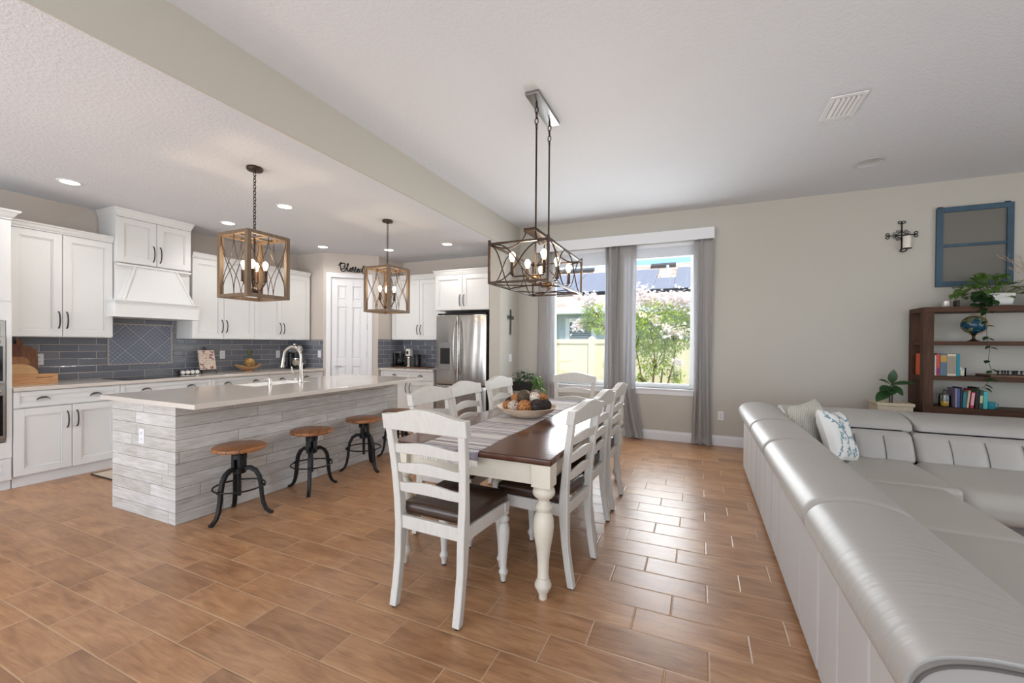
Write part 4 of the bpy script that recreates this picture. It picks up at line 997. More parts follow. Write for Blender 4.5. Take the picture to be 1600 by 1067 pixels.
places = [
 (-.860, 2.48, 84.5, 'white ladder-back chair on the sofa side of the table, nearest the camera'), (-.884, 3.07, 88, 'white ladder-back chair on the sofa side, in the middle of three'), (-.881, 3.68, 89, 'white ladder-back chair on the sofa side, nearest the windows'),
 (-1.59, 2.645, -90, 'white ladder-back chair on the island side, nearest the camera'), (-1.60, 3.17, -90, 'white ladder-back chair on the island side, in the middle of three'), (-1.585, 3.815, -92, 'white ladder-back chair on the island side, nearest the windows'),
 (-1.315, 4.49, 180, 'white ladder-back chair at the far head of the table by the windows')]
CH.location = (-1.222, 1.972, 0); CH.rotation_euler = (0, 0, math.radians(-2.5))
for x, y, r, l in places: dup(CH, (x, y, 0), math.radians(r), l)

# ------------------------------------------------------------------ lamps
BULBM = emit('warm_bulb', (1, .80, .54, 1), 6); BRZ = plain('oil_rubbed_bronze', srgb(66, 50, 40), .4, .7, var=.2, vs=20); GOLDB = plain('aged_brass', srgb(150, 110, 70), .35, .8)
def chain(b, p0, p1, link=.034, r=.0032, wd=.010):
    p0, p1 = Vector(p0), Vector(p1); L = (p1-p0).length; n = max(2, int(L/(link*.74)))
    for i in range(n):
        c = p0+(p1-p0)*((i+.5)/n); ax = Vector((1, 0, 0)) if i % 2 else Vector((0, 1, 0))
        b.tube([c+ax*wd*math.cos(a)*(1)+Vector((0, 0, 1))*link*.5*math.sin(a) for a in [2*PI*q/12 for q in range(12)]], r, 5, True)
def sst(q):
    q = q*q*(3-2*q); return .5*q+.5*q*q*(3-2*q)
BWIRE = plain('bronze_wire', srgb(84, 70, 60), .45, .6)
def pendant(loc, label, zt, zb, hw):
    t = thing('pendant_light', label, 'pendant light', (0, 0, 0), 0, 'wood and wire lantern pendants over the island', local=True)
    H_ = ZK; br = .017
    M().lathe([(.062, 0), (.064, -.004), (.064, -.018), (.058, -.026), (.012, -.028), (.010, -.045)], (0, 0, H_), 24).build('canopy', BRZ, t, smooth=40)
    b = M(); chain(b, (0, 0, H_-.045), (0, 0, zt+.04)); b.build('chain', BRZ, t, smooth=60)
    b = M().tube([(.018*math.cos(a), 0, zt+.02+.018*math.sin(a)) for a in [2*PI*q/14 for q in range(14)]], .004, 6, True); b.build('hanging_loop', BRZ, t, smooth=60)
    b = M()
    for sx in (-1, 1):
        for sy in (-1, 1): b.box(sx*hw-br, sx*hw+br, sy*hw-br, sy*hw+br, zb, zt)
    for z0 in (zb, zt-2*br*.8):
        z1 = z0+2*br*.8
        for s_ in (-1, 1): b.box(-hw+br, hw-br, s_*hw-br, s_*hw+br, z0, z1); b.box(s_*hw-br, s_*hw+br, -hw+br, hw-br, z0, z1)
    b.build('wood_cage', OAK, t, bevel=.002)
    b = M(); z0, z1 = zb+.02, zt-.02
    for ax in (0, 1):
        for s_ in (-1, 1):
            def P(u, z): return (u, s_*hw, z) if ax == 0 else (s_*hw, u, z)
            # each side: three X-crossing bowed wires as in a trellis
            for sg in (-1, 1):
                b = M(); b.tube([P(sg*(hw-br)*(1-sst(i/20)), z0+(z1-z0)*i/20) for i in range(21)], .0032, 5)
                b.tube([P(sg*(hw-br)*(1-sst(i/20)), z1-(z1-z0)*i/20) for i in range(21)], .0032, 5)
                b.build('wire_lattice', BWIRE, t, smooth=60)
    b = M(); b.box(-hw, hw, -.012, .012, zt-.024, zt-.012); b.box(-.012, .012, -hw, hw, zt-.024, zt-.012); b.build('top_cross_bar', OAK, t)
    b = M().cyl((0, 0, zt-.02), (0, 0, zb+.09), .008, n=10); b.lathe([(.03, 0), (.034, .006), (.034, .03), (.02, .036), (.01, .05)], (0, 0, zb+.05), 16); b.build('center_stem', BRZ, t, smooth=40)
    for k in range(4):
        a = PI/4+k*PI/2; c_, s_ = math.cos(a), math.sin(a); rr = .082
        b = M().tube([(c_*.02, s_*.02, zb+.075), (c_*.045, s_*.045, zb+.07), (c_*.06, s_*.06, zb+.10), (c_*.075, s_*.075, zb+.128), (c_*rr, s_*rr, zb+.15)], .006, 8)
        b.lathe([(.012, 0), (.019, .006), (.016, .012), (.016, .10)], (c_*rr, s_*rr, zb+.145), 12); o = b.build('candle_arm', BRZ, t, smooth=50)
        M().lathe([(.009, 0), (.011, .008), (.020, .034), (.0225, .050), (.019, .066), (.009, .077), (.002, .079)], (c_*rr, s_*rr, zb+.245), 14).build('bulb', BULBM, o, smooth=True)
    light('lamp_light', 'POINT', (0, 0, zb+.31), 9, (1, .78, .52), size=.06, parent=t)
    t.location = (loc[0], loc[1], 0)
    return t
P1 = pendant((-3.485, 2.40), 'nearer square wood and wire lantern pendant over the island', 2.262, 1.722, .175)
dup(P1, (-3.475, 4.065, 0), 0, 'farther square wood and wire lantern pendant over the island')
# chandelier
t = thing('chandelier', 'bronze open-cage rectangular chandelier over the dining table', 'chandelier', (-1.17, 3.17, 1.775), group=None)
CX, Y0c, Y1c, Z0c, Z1c, hw = -1.178, 2.735, 3.62, 1.79, 2.085, .225
M().rbox(CX+.024-.055, CX+.024+.055, 2.915, 3.425, ZL-.028, ZL-.0005, .004, 2, 2).build('ceiling_plate', plain('satin_metal_plate', srgb(150, 148, 147), .35, .9), t, smooth=50)
RX = CX+.024
for y in (3.02, 3.32): b = M(); chain(b, (RX, y, ZL-.028), (RX, y, 2.99), .05, .0042, .013); b.build('chain', BRZ, t, smooth=60)
for y in (3.02, 3.32): M().cyl((RX, y, 2.99), (RX, y, 1.86), .007, n=10).build('rod', BRZ, t, smooth=True)
b = M().rbox(CX-.050, CX+.050, 2.955, 3.42, 2.205, 2.232, .004, 2, 2); b.build('upper_plate', BRZ, t, smooth=50)
b = M(); br = .0085
for x in (CX-hw, CX+hw):
    for y in (Y0c, Y1c): b.box(x-br, x+br, y-br, y+br, Z0c, Z1c+.02)
for z in (Z0c, Z1c-.014):
    for x in (CX-hw, CX+hw): b.box(x-br, x+br, Y0c+br, Y1c-br, z, z+.014)
    for y in (Y0c, Y1c): b.box(CX-hw+br, CX+hw-br, y-br, y+br, z, z+.014)
b.build('cage_frame', BRZ, t, bevel=.001)
b = M(); za, zb_ = Z0c+.012, Z1c-.014
def sst(q):
    q = q*q*(3-2*q); return q*q*(3-2*q)
for y in (Y0c, Y1c):
    for sg in (0, 1): b.tube([(CX-hw+2*hw*i/24, y, (za+(zb_-za)*sst(i/24)) if sg else (zb_-(zb_-za)*sst(i/24))) for i in range(25)], .005, 6)
for x in (CX-hw, CX+hw):
    for k in range(2):
        ya_, yb_ = Y0c+(Y1c-Y0c)*k/2, Y0c+(Y1c-Y0c)*(k+1)/2
        for sg in (0, 1): b.tube([(x, ya_+(yb_-ya_)*i/20, (za+(zb_-za)*sst(i/20)) if sg else (zb_-(zb_-za)*sst(i/20))) for i in range(21)], .005, 6)
for z, zz in ((Z0c+.006, None),):
    for k in range(2):
        ya_, yb_ = Y0c+(Y1c-Y0c)*k/2, Y0c+(Y1c-Y0c)*(k+1)/2
        for sg in (0, 1): b.tube([(CX-hw+2*hw*(sst(i/20) if sg else 1-sst(i/20)), ya_+(yb_-ya_)*i/20, z) for i in range(21)], .0045, 6)
b.build('curved_wires', BRZ, t, smooth=60)
b = M()
for sx in (-1, 1):
    for sy in (-1, 1):
        yc, ye = (2.975, Y0c) if sy < 0 else (3.40, Y1c)
        M().tube([(CX+sx*(.040+(hw-.040)*(q**1.6)), yc+(ye-yc)*(q**1.6), 2.205+(Z1c-.01-2.205)*(1-(1-q)**2.2)-.035*math.sin(PI*q)*(q)) for q in [i/18 for i in range(19)]], .0055, 6).build('scroll_arm', BRZ, t, smooth=60)
b = M()
for y in (3.02, 3.32): b.lathe([(.006, -.04), (.012, -.035), (.008, -.02), (.032, -.012), (.034, .02), (.024, .032), (.010, .045)], (RX, y, 1.845), 18)
b.cyl((RX, 2.86, 1.855), (RX, 3.49, 1.855), .008, n=10); b.build('hub_bar', GOLDB, t, smooth=45)
for y in (2.865, 3.17, 3.485):
    for sx in (-1, 1):
        x = RX+sx*.125
        b = M().tube([(RX, y, 1.855), (RX+sx*.09, y, 1.855), (RX+sx*.12, y, 1.857), (x, y, 1.875)], .006, 8); b.lathe([(.013, 0), (.020, .005), (.0135, .010), (.0135, .095)], (x, y, 1.868), 12); o = b.build('candle_arm', BRZ, t, smooth=50)
        M().lathe([(.010, 0), (.012, .007), (.022, .032), (.025, .048), (.021, .063), (.010, .075), (.002, .077)], (x, y, 1.962), 14).build('bulb', BULBM, o, smooth=True)
for y in (2.92, 3.42): light('lamp_light', 'POINT', (RX-t.location.x, y-t.location.y, 2.02-t.location.z), 5, (1, .80, .56), size=.06, parent=t)
# recessed lights
LEDM = emit('recessed_led', (1, .96, .90, 1), 11)
RL = None
for (x, y), l in zip(((-5.41, 1.93), (-5.41, 3.385), (-4.165, 3.21), (-5.37, 4.80), (-4.55, 5.36), (-3.47, 5.38)),
    ('recessed ceiling light near the tall oven cabinet', 'recessed ceiling light by the nearer pendant, in front of the range hood', 'recessed ceiling light over the island, right of the nearer pendant chain', 'recessed ceiling light before the corner pantry, left of the farther pendant', 'recessed ceiling light just right of the farther pendant chain', 'recessed ceiling light in front of the refrigerator cabinet')):
    if RL is None:
        RL = thing('recessed_light', l, 'recessed light', (0, 0, 0), 0, 'recessed kitchen ceiling lights', local=True)
        M().lathe([(.066, -.001), (.070, -.008), (.088, -.006), (.093, -.0005)], (0, 0, 0), 30).build('trim_ring', W_TRIM, RL, smooth=60)
        M().lathe([(.066, -.0045), (.002, -.0048)], (0, 0, 0), 30).build('lens', LEDM, RL, smooth=60)
        light('lamp_light', 'SPOT', (0, 0, -.02), 27, (1, .97, .93), target=(0, 0, -2), size=.06, parent=RL, spot_size=math.radians(150), spot_blend=.9)
        RL.location = (x, y, ZK)
    else: dup(RL, (x, y, ZK), 0, l)
# ceiling vent, speaker
t = thing('ceiling_vent', 'white louvred air vent in the living room ceiling', 'vent', (1.0, 4.07, ZL-.02))
vx0, vx1, vy0, vy1 = .885, 1.115, 3.885, 4.255
b = M(); f_ = .035
for a in ((vx0, vx0+f_, vy0, vy1), (vx1-f_, vx1, vy0, vy1), (vx0+f_, vx1-f_, vy0, vy0+f_), (vx0+f_, vx1-f_, vy1-f_, vy1)): b.box(*a, ZL-.010, ZL-.0005)
b.build('frame', W_TRIM, t, bevel=.003)
M().box(vx0+f_, vx1-f_, vy0+f_, vy1-f_, ZL-.002, ZL-.0008).build('duct_shade_sheet', plain('duct_shadow', srgb(70, 70, 72), .8), t)  # flat dark sheet paints the shade behind the louvres
for i in range(5):
    x = vx0+f_+.006+i*.031
    M().hexa([(x, vy0+f_, ZL-.004), (x+.003, vy0+f_, ZL-.004), (x+.027, vy0+f_, ZL-.014), (x+.024, vy0+f_, ZL-.014), (x, vy1-f_, ZL-.004), (x+.003, vy1-f_, ZL-.004), (x+.027, vy1-f_, ZL-.014), (x+.024, vy1-f_, ZL-.014)]).build('louvre', W_TRIM, t)
t = thing('ceiling_speaker', 'round white speaker in the living room ceiling', 'speaker', (1.565, 5.41, ZL-.01))
M().lathe([(.118, -.0005), (.122, -.006), (.115, -.009), (.112, -.006), (.002, -.0062)], (1.565, 5.41, ZL), 40).build('grille', plain('speaker_grille', srgb(206, 206, 208), .7, bump=.5, bs=400, bd=.002), t, smooth=50)
# ------------------------------------------------------------------ sectional sofa
SX = .445
SF = thing('sectional_sofa', 'large light grey leather sectional sofa with low rolled backs', 'sofa', (1.2, 3.2, 0))
PADP = [(.03, .568), (-.006, .575), (-.034, .60), (-.052, .64), (-.046, .685), (-.012, .725), (.05, .747), (.12, .754), (.20, .748), (.27, .728), (.318, .69), (.338, .64), (.335, .585), (.32, .56)]
def smooth_closed(P, n=5):
    Q = []
    k = len(P)
    for i in range(k):
        p0, p1, p2, p3 = [Vector((*P[(i+j) % k], 0)) for j in (-1, 0, 1, 2)]
        for q in range(n):
            s_ = q/n; v = .5*((2*p1)+(p2-p0)*s_+(2*p0-5*p1+4*p2-p3)*s_*s_+(3*p1-p0-3*p2+p3)*s_**3); Q.append((v.x, v.y))
    return Q
def loft(prof, a, b_, place, rnd=.05, nv=26, cap_flat=(False, False)):
    """padded roll: prof (offset, height) swept from a to b_, its ends pulled in like stuffed upholstery"""
    P = smooth_closed(prof, 4); cx_ = sum(p[0] for p in P)/len(P); cy_ = sum(p[1] for p in P)/len(P)
    b = M(); L = b_-a; ts = []
    for i in range(7): ts.append((rnd*(1-math.cos(PI/2*i/6)), 1-.42*(1-math.sin(PI/2*i/6))**1.6 if not cap_flat[0] else 1))
    ts += [(rnd+(L-2*rnd)*i/nv, 1) for i in range(1, nv)]
    for i in range(7): ts.append((L-rnd*(1-math.cos(PI/2*(6-i)/6)), 1-.42*(1-math.sin(PI/2*(6-i)/6))**1.6 if not cap_flat[1] else 1))
    vs = []
    for t, s_ in ts:
        puff_ = 1+.012*math.sin(PI*t/L)
        for u, z in P: vs.append(place(cx_+(u-cx_)*s_*puff_, a+t, cy_+(z-cy_)*s_*puff_))
    n = len(P); k = len(ts)
    b.add(vs, [(i*n+j, i*n+(j+1) % n, (i+1)*n+(j+1) % n, (i+1)*n+j) for i in range(k-1) for j in range(n)]+[list(range(n))[::-1], list(range((k-1)*n, k*n))])
    return b
pads = [(1.125, 2.045), (2.052, 3.25), (3.256, 4.05), (4.056, 5.225)]
for i, (a, c) in enumerate(pads):
    o = loft(PADP, a, c, lambda u, t, z: (SX+u, t, z), .06 if i else .03, cap_flat=(i == 0, False)).build('back_roll', SOFA, SF, smooth=50)
# near end panel with piping
P = smooth_closed([(.0, .04), (.0, .56), (-.02, .60), (-.036, .64), (-.030, .68), (0, .712), (.05, .733), (.12, .740), (.20, .735), (.9, .70), (1.0, .66), (1.03, .55), (1.03, .06)], 3)
P = [(.004, .03), (.004, .57)]+[(-.034, .605), (-.046, .645), (-.036, .69), (-.004, .722), (.05, .740), (.12, .746), (.20, .740), (.27, .722), (.315, .69), (.335, .64), (.335, .56), (.335, .03)]
b = M().prism([(SX+u, z) for u, z in P[:1]+smooth_closed(P, 4)[4:-7]+P[-1:]], 1.105, 1.135, 'y'); o = b.build('end_panel', leather('painted_shade_grey_leather', srgb(150, 146, 143)), SF, smooth=50, bevel=.004)  # darker leather colour paints in the shade on this end
Pp = smooth_closed(P, 3)
M().tube([(SX+u, 1.104, z) for u, z in smooth_closed(P, 4)[4:-5]], .0045, 6).build('piping', plain('dark_piping', srgb(84, 80, 78), .5), o, smooth=60)
# outer back panels
for i, ys in enumerate(([1.135, 1.495, 1.79, 2.045], [2.055, 2.39, 2.95, 3.25], [3.256, 3.55, 3.83, 4.05], [4.056, 4.42, 4.80, 5.21])):
    for a, c in zip(ys[:-1], ys[1:]): M().rbox(SX, SX+.06, a+.0012, c-.0012, .035, .585, .014, 3, 3).build('outer_back_panel', SOFAB, SF, smooth=50)
b = M().box(SX+.05, SX+.28, 1.14, 5.18, .04, .56); b.box(SX+.28, 1.45, 1.14, 4.45, .05, .26); b.box(SX+.28, 3.75, 4.85, 5.18, .05, .56); b.box(SX+.28, 3.75, 4.45, 4.85, .05, .26); b.box(1.45, 3.75, 3.86, 4.45, .05, .24)
b.build('base_frame', plain('sofa_base_fabric', srgb(128, 124, 122), .7), SF)
M().box(.50, 3.75, 5.18, 5.21, .035, .57).build('outer_back_panel', SOFAB, SF, bevel=.006)
for x, y in ((.5, 1.2), (1.38, 1.2), (.5, 5.1), (3.6, 5.1), (3.6, 3.95)): M().cyl((x, y, 0), (x, y, .05), .022, n=12).build('foot', BLACKP, SF, smooth=40)
# inner back cushions of the left run (behind the seat)
for a, c in ((1.15, 2.045), (2.05, 3.25), (3.255, 4.05)): M().rbox(SX+.20, SX+.365, a+.004, c-.004, .40, .64, .05, 4, 4).build('back_cushion', SOFAS, SF, smooth=60)
def crownz(x0, x1, y0, y1, amt):
    def f(p):
        q = Vector(p); u = (p.x-(x0+x1)/2)/((x1-x0)/2); v = (p.y-(y0+y1)/2)/((y1-y0)/2)
        if p.z > .36: q.z += amt*max(0, 1-u*u)**.6*max(0, 1-v*v)**.6
        return q
    return f
for a, c in ((1.14, 2.02), (2.022, 2.86), (2.863, 3.72)): M().rbox(.74, 1.505, a, c, .255, .415, .035, 4, 8, crownz(.74, 1.505, a, c, .014)).build('seat_cushion', SOFAS, SF, smooth=60)
M().rbox(.72, 1.60, 3.724, 4.56, .255, .415, .035, 4, 8, crownz(.72, 1.60, 3.72, 4.56, .012)).build('seat_cushion', SOFAS, SF, smooth=60)
def rnose(p):
    q = Vector(p); t = max(0, min(1, (4.1-p.y)/.36)); q.z -= .035*t*t; return q
for a, c in ((1.604, 2.62), (2.624, 3.68)):
    o = M().rbox(a, c, 3.74, 4.56, .215, .425, .085, 6, 8, rnose).build('seat_cushion', SOFAS, SF, smooth=60)
    M().tube([(a+.02+(c-a-.04)*i/10, 3.741+.008, .235) for i in range(11)], .003, 5).build('stitching', plain('pale_stitch', srgb(206, 200, 194), .6), o)
BRP = [(-.03, .57), (.0, .585), (.008, .64), (-.004, .70), (-.05, .738), (-.14, .752), (-.28, .748), (-.42, .725), (-.50, .69), (-.53, .645), (-.515, .612), (-.45, .60), (-.25, .585)]
for a, c in ((.74, 1.69), (1.695, 2.72), (2.725, 3.74)): loft(BRP, a, c, lambda u, t, z: (t, 5.215+u, z), .05, 30).build('back_roll', SOFA, SF, smooth=50)
SEAM = plain('dark_seam', srgb(96, 92, 88), .7)
def chan(n):
    def f(p, a, c):
        q = Vector(p); 
        if p.y < 4.62:
            u = (p.x-a)/(c-a)*n; fr_ = u-math.floor(u); q.y += .030*(1-math.sin(PI*fr_)**.35)
            q.y += .10*((p.z-.40)/.22)**1.6 if p.z > .40 else 0
        return q
    return f
for a, c, n in ((.83, 1.635, 4), (1.64, 2.70, 5), (2.705, 3.70, 5)):
    for k in range(1, n):
        u_ = a+(c-a)*k/n; M().tube([(u_, 4.46+.013+(.10*((z-.40)/.22)**1.6 if z > .40 else 0), z) for z in [.40+.022*i for i in range(10)]], .0032, 5).build('channel_seam', SEAM, SF, smooth=60)
    g = chan(n); M().rbox(a, c, 4.46, 4.80, .385, .635, .045, 4, 28, lambda p, a=a, c=c: g(p, a, c)).build('back_cushion', SOFA, SF, smooth=60)
# throw cushions
def pillow(w, h, th, seed=0, n=26):
    R = random.Random(seed); b = M()
    def f(sg):
        def fn(u, v):
            x, y = (u-.5)*2, (v-.5)*2
            pin = 1-.06*(1-abs(x))*0-.07*(1-(abs(x*y)))*0
            ex = w/2*x*(1-.09*(1-y*y)*abs(x)**2*0-.06*(1-abs(y))**0*0); 
            ex = w/2*x*(1-.07*math.cos(PI/2*y)); ey = h/2*y*(1-.07*math.cos(PI/2*x))
            z = th/2*(max(0, 1-x**4)*max(0, 1-y**4))**.55
            z *= 1+.08*math.sin(5*x+seed)*math.sin(4*y+seed*2)
            return (ex, sg*z, ey)
        return fn
    b.grid(f(1), n, n); b.grid(f(-1), n, n); return b
pb = pillow(.42, .42, .15, 1); pb.cur = 1
def surf(x, y, sg):
    z = .15/2*(max(0, 1-x**4)*max(0, 1-y**4))**.55*(1+.08*math.sin(5*x+1)*math.sin(4*y+2))
    return Vector((.21*x*(1-.07*math.cos(PI/2*y)), sg*(z+.0008), .21*y*(1-.07*math.cos(PI/2*x))))
RC = random.Random(9)
def branch(x, y, a, L, wd, dep, sg):
    n = 5; P = []
    for i in range(n+1):
        P.append((x, y)); a += RC.uniform(-.16, .16); x += L/n*math.cos(a); y += L/n*math.sin(a)
    vs = []; 
    for i, (u, v) in enumerate(P):
        a0 = math.atan2(P[min(i+1, n)][1]-P[max(i-1, 0)][1], P[min(i+1, n)][0]-P[max(i-1, 0)][0]); w_ = wd*(1-.35*i/n)
        if max(abs(u), abs(v)) > .93: return
        vs += [surf(u-w_*math.sin(a0), v+w_*math.cos(a0), sg), surf(u+w_*math.sin(a0), v-w_*math.cos(a0), sg)]
    pb.add(vs, [(2*i, 2*i+1, 2*i+3, 2*i+2) for i in range(n)])
    if dep > 0:
        for q in (-.62, .05, .62)[:3 if dep > 1 else 3]:
            if dep == 1 and abs(q) < .1 and RC.random() < .4: continue
            branch(x, y, a+q+RC.uniform(-.15, .15), L*.72, wd*.82, dep-1, sg)
        branch(P[3][0], P[3][1], a+RC.choice((-.9, .9)), L*.6, wd*.75, max(0, dep-2), sg)
for sg in (1, -1):
    for x, y, a, L in ((-.55, .42, 2.6, .22), (-.55, .42, -.5, .2), (.30, .55, .3, .22), (.30, .55, 2.4, .2), (-.1, -.15, 1.9, .26), (-.1, -.15, 4.6, .26), (-.1, -.15, .2, .24), (.6, -.2, 1.5, .24), (.6, -.25, 4.4, .24), (-.65, -.45, 3.9, .2), (-.65, -.4, 1.2, .2), (.25, -.75, 5.2, .18), (-.2, .82, 2.9, .16)):
        branch(x, y, a, L*1.12, .040, 2, sg)
t = pb.build('coral_pillow_tmp', [plain('white_cotton', srgb(232, 230, 226), .85, bump=.2, bs=240, bd=.002), plain('blue_coral_print', srgb(126, 156, 172), .85)], None, smooth=True, weld=False)
def place_pillow(o, name, c, yaw, tilt, roll, label):
    o.name = name
    mtx = Matrix.Translation(c) @ Matrix.Rotation(yaw, 4, 'Z') @ Matrix.Rotation(tilt, 4, 'X') @ Matrix.Rotation(roll, 4, 'Y')
    o.data.transform(mtx); o.data.transform(Matrix.Translation(-Vector((c[0], c[1], .415)))); o.location = (c[0], c[1], .415)
    tag(o, label, 'cushion')
place_pillow(t, 'throw_pillow', (1.03, 4.22, .625), math.radians(58), math.radians(-20), math.radians(8), 'white throw pillow with blue coral print in the sofa corner')
s_ = NT('ribbed_cream_knit'); p_ = s_.coord(); wv = s_.n('TexWave'); s_.put(wv.inputs['Vector'], p_); wv.inputs['Scale'].default_value = 22; wv.inputs['Distortion'].default_value = 1.2; s_.bump(wv.outputs['Fac'], .8, .01)
s_.set(s_.mix(wv.outputs['Fac'], srgb(206, 198, 182), srgb(230, 226, 214)), .9, 0, .15)
t = pillow(.44, .42, .15, 4).build('ribbed_pillow_tmp', s_.m, None, smooth=True)
place_pillow(t, 'throw_pillow', (.90, 4.40, .665), math.radians(50), math.radians(-22), math.radians(-6), 'cream ribbed knit throw pillow behind the coral print one')

# ------------------------------------------------------------------ bookshelf
BX0, BX1, BYF, BYB = 2.212, 4.0, 5.985, 6.335
SHZ = [(1.785, .055), (1.418, .042), (1.046, .046), (.712, .068), (.30, .05)]
t = thing('bookshelf', 'open espresso wood bookshelf against the wall behind the sofa', 'bookshelf', (3.1, 6.16, 0))
for x0 in (BX0, BX1-.088):
    for y0, y1 in ((BYF, BYF+.075), (BYB-.075, BYB)): M().box(x0, x0+.088, y0, y1, 0, 1.73).build('post', ESPV, t, bevel=.003)
for i, (z, th) in enumerate(SHZ):
    if i == 0: b = M().box(BX0, BX1, BYF, BYB, z-th, z)
    else:
        b = M().box(BX0+.088, BX1-.088, BYF+.01, BYB, z-th, z); b.box(BX0+.01, BX0+.088, BYF+.075, BYB-.075, z-th, z); b.box(BX1-.088, BX1-.01, BYF+.075, BYB-.075, z-th, z)
    b.build('shelf', ESP, t, bevel=.003)
def px2x(px): return 2.212+(px-1443)*.00528     # along the shelf front, from a pixel column
def book(x, w_, h, z, cols, label, lean=0, d=.16, group=None, y=6.03, lab2=None):
    t = thing('book', label, 'book', (x+w_/2, y, z), math.radians(0), group, local=True)
    t.rotation_euler = (0, lean, 0); t.location.z += abs(math.sin(lean))*w_/2+.0003
    cov = plain('cloth_cover', cols, .55, var=.08, vs=30)
    b = M().box(-w_/2, w_/2, 0, .004, 0, h); b.box(-w_/2, -w_/2+.003, .004, d, 0, h); b.box(w_/2-.003, w_/2, .004, d, 0, h); b.build('cover', cov, t, bevel=.0015)
    M().box(-w_/2+.003, w_/2-.003, .004, d-.006, .004, h-.004).build('pages', plain('paper_pages', srgb(226, 216, 198), .8), t)
    if lab2: M().box(-w_/2+.002, w_/2-.002, -.0008, 0, h*lab2[1], h*lab2[2]).build('spine_label', plain('spine_print', lab2[0], .6), t)
G3 = 'books on the upper book shelf'; G4 = 'books on the lower book shelf'; z3 = 1.0465; z4 = .7125
def B3(v): return px2x(1430+v/8.894)
book(2.232, .060, .235, z3, srgb(206, 88, 44), 'orange book behind the shelf post on the upper book shelf', y=6.07, group=G3, d=.14)
for v0, v1, h, c, l, l2 in ((252, 288, .238, srgb(226, 222, 214), 'tall white book, first right of the shelf post', None), (289, 303, .236, srgb(58, 48, 44), 'thin dark book beside the white book', None),
    (305, 330, .222, srgb(214, 190, 182), 'pinkish white thin book left of the orange-red one', None), (332, 380, .236, srgb(196, 74, 58), 'orange-red book with purple foot on the upper book shelf', (srgb(126, 50, 104), .05, .35)),
    (383, 476, .238, srgb(88, 110, 128), 'thick blue-grey and gold book in the middle of the row', (srgb(186, 146, 70), .62, .92)), (478, 600, .236, srgb(206, 194, 172), 'thick cream patterned book left of the teal one', (srgb(150, 140, 124), .1, .9)), (602, 650, .238, srgb(24, 130, 148), 'teal book at the right end of the upper row', None)):
    book(B3(v0), B3(v1)-B3(v0)-.001, h, z3, c, l, group=G3, lab2=l2)
for v0, v1, h, c, l, ln, l2 in ((590, 628, .205, srgb(132, 124, 148), 'lavender grey book at left end of the lower row', 0, None), (630, 658, .205, srgb(74, 92, 150), 'blue book second in the lower row', 0, None), (660, 690, .215, srgb(30, 34, 54), 'tall navy book in the lower row', 0, None),
    (694, 740, .165, srgb(40, 126, 134), 'short teal book beside the navy book', .03, None), (744, 775, .185, srgb(206, 184, 160), 'beige leaning book in the lower row', .09, None), (790, 840, .200, srgb(186, 50, 84), 'crimson leaning book in the lower row', .075, (srgb(226, 170, 176), .15, .8)),
    (858, 906, .222, srgb(28, 24, 26), 'tall black book in the lower row', .02, None), (910, 956, .195, srgb(52, 74, 58), 'dark green book beside the black one', .03, (srgb(206, 200, 150), .3, .7)), (962, 1022, .182, srgb(72, 178, 180), 'short turquoise book at right end of the lower row', .01, None)):
    book(B3(v0), B3(v1)-B3(v0)-.002, h, z4, c, l, ln, group=G4, lab2=l2)
# candle jar, cream candle, mug
WAXY = plain('yellow_wax', srgb(228, 172, 52), .4); WAXC = plain('cream_wax', srgb(228, 214, 184), .5)
t = thing('candle_jar', 'glass jar candle with yellow wax left of the lower books', 'candle', (B3(497), 6.10, z4))
M().lathe([(.046, 0), (.050, .006), (.050, .10), (.046, .118), (.046, .125), (.043, .125), (.043, .118), (.047, .10), (.047, .008)], (B3(497), 6.10, z4), 26).build('glass', CLEAR, t, smooth=50)
M().lathe([(.046, .006), (.0462, .055), (.002, .056)], (B3(497), 6.10, z4+.001), 24).build('wax', WAXY, t, smooth=50)
M().lathe([(.048, .125), (.050, .13), (.050, .138), (.02, .142), (.012, .155), (.012, .165), (.018, .172), (.01, .18)], (B3(497), 6.10, z4), 24).build('lid', plain('lid_glass_metal', srgb(110, 104, 96), .3, .5), t, smooth=50)
t = thing('candle', 'cream candle in a short glass right of the teal book', 'candle', (B3(702), 6.08, z3))
M().lathe([(.034, 0), (.036, .004), (.037, .09), (.034, .09), (.033, .006)], (B3(702), 6.08, z3), 24).build('glass', CLEAR, t, smooth=50)
M().lathe([(.032, .005), (.032, .065), (.002, .066)], (B3(702), 6.08, z3+.001), 24).build('wax', WAXC, t, smooth=50)
t = thing('mug', 'small teal mug right of the turquoise book', 'mug', (B3(1078), 6.06, z4))
M().lathe([(.03, 0), (.033, .004), (.034, .075), (.031, .075), (.030, .006), (.002, .005)], (B3(1078), 6.06, z4), 24).build('cup', plain('teal_glaze', srgb(52, 140, 152), .25, var=.2, vs=40), t, smooth=50)
M().tube([(B3(1078)+.033, 6.06, z4+.06), (B3(1078)+.055, 6.055, z4+.055), (B3(1078)+.055, 6.055, z4+.025), (B3(1078)+.033, 6.06, z4+.015)], .005, 8).build('handle', plain('teal_handle', srgb(52, 140, 152), .25), t, smooth=60)
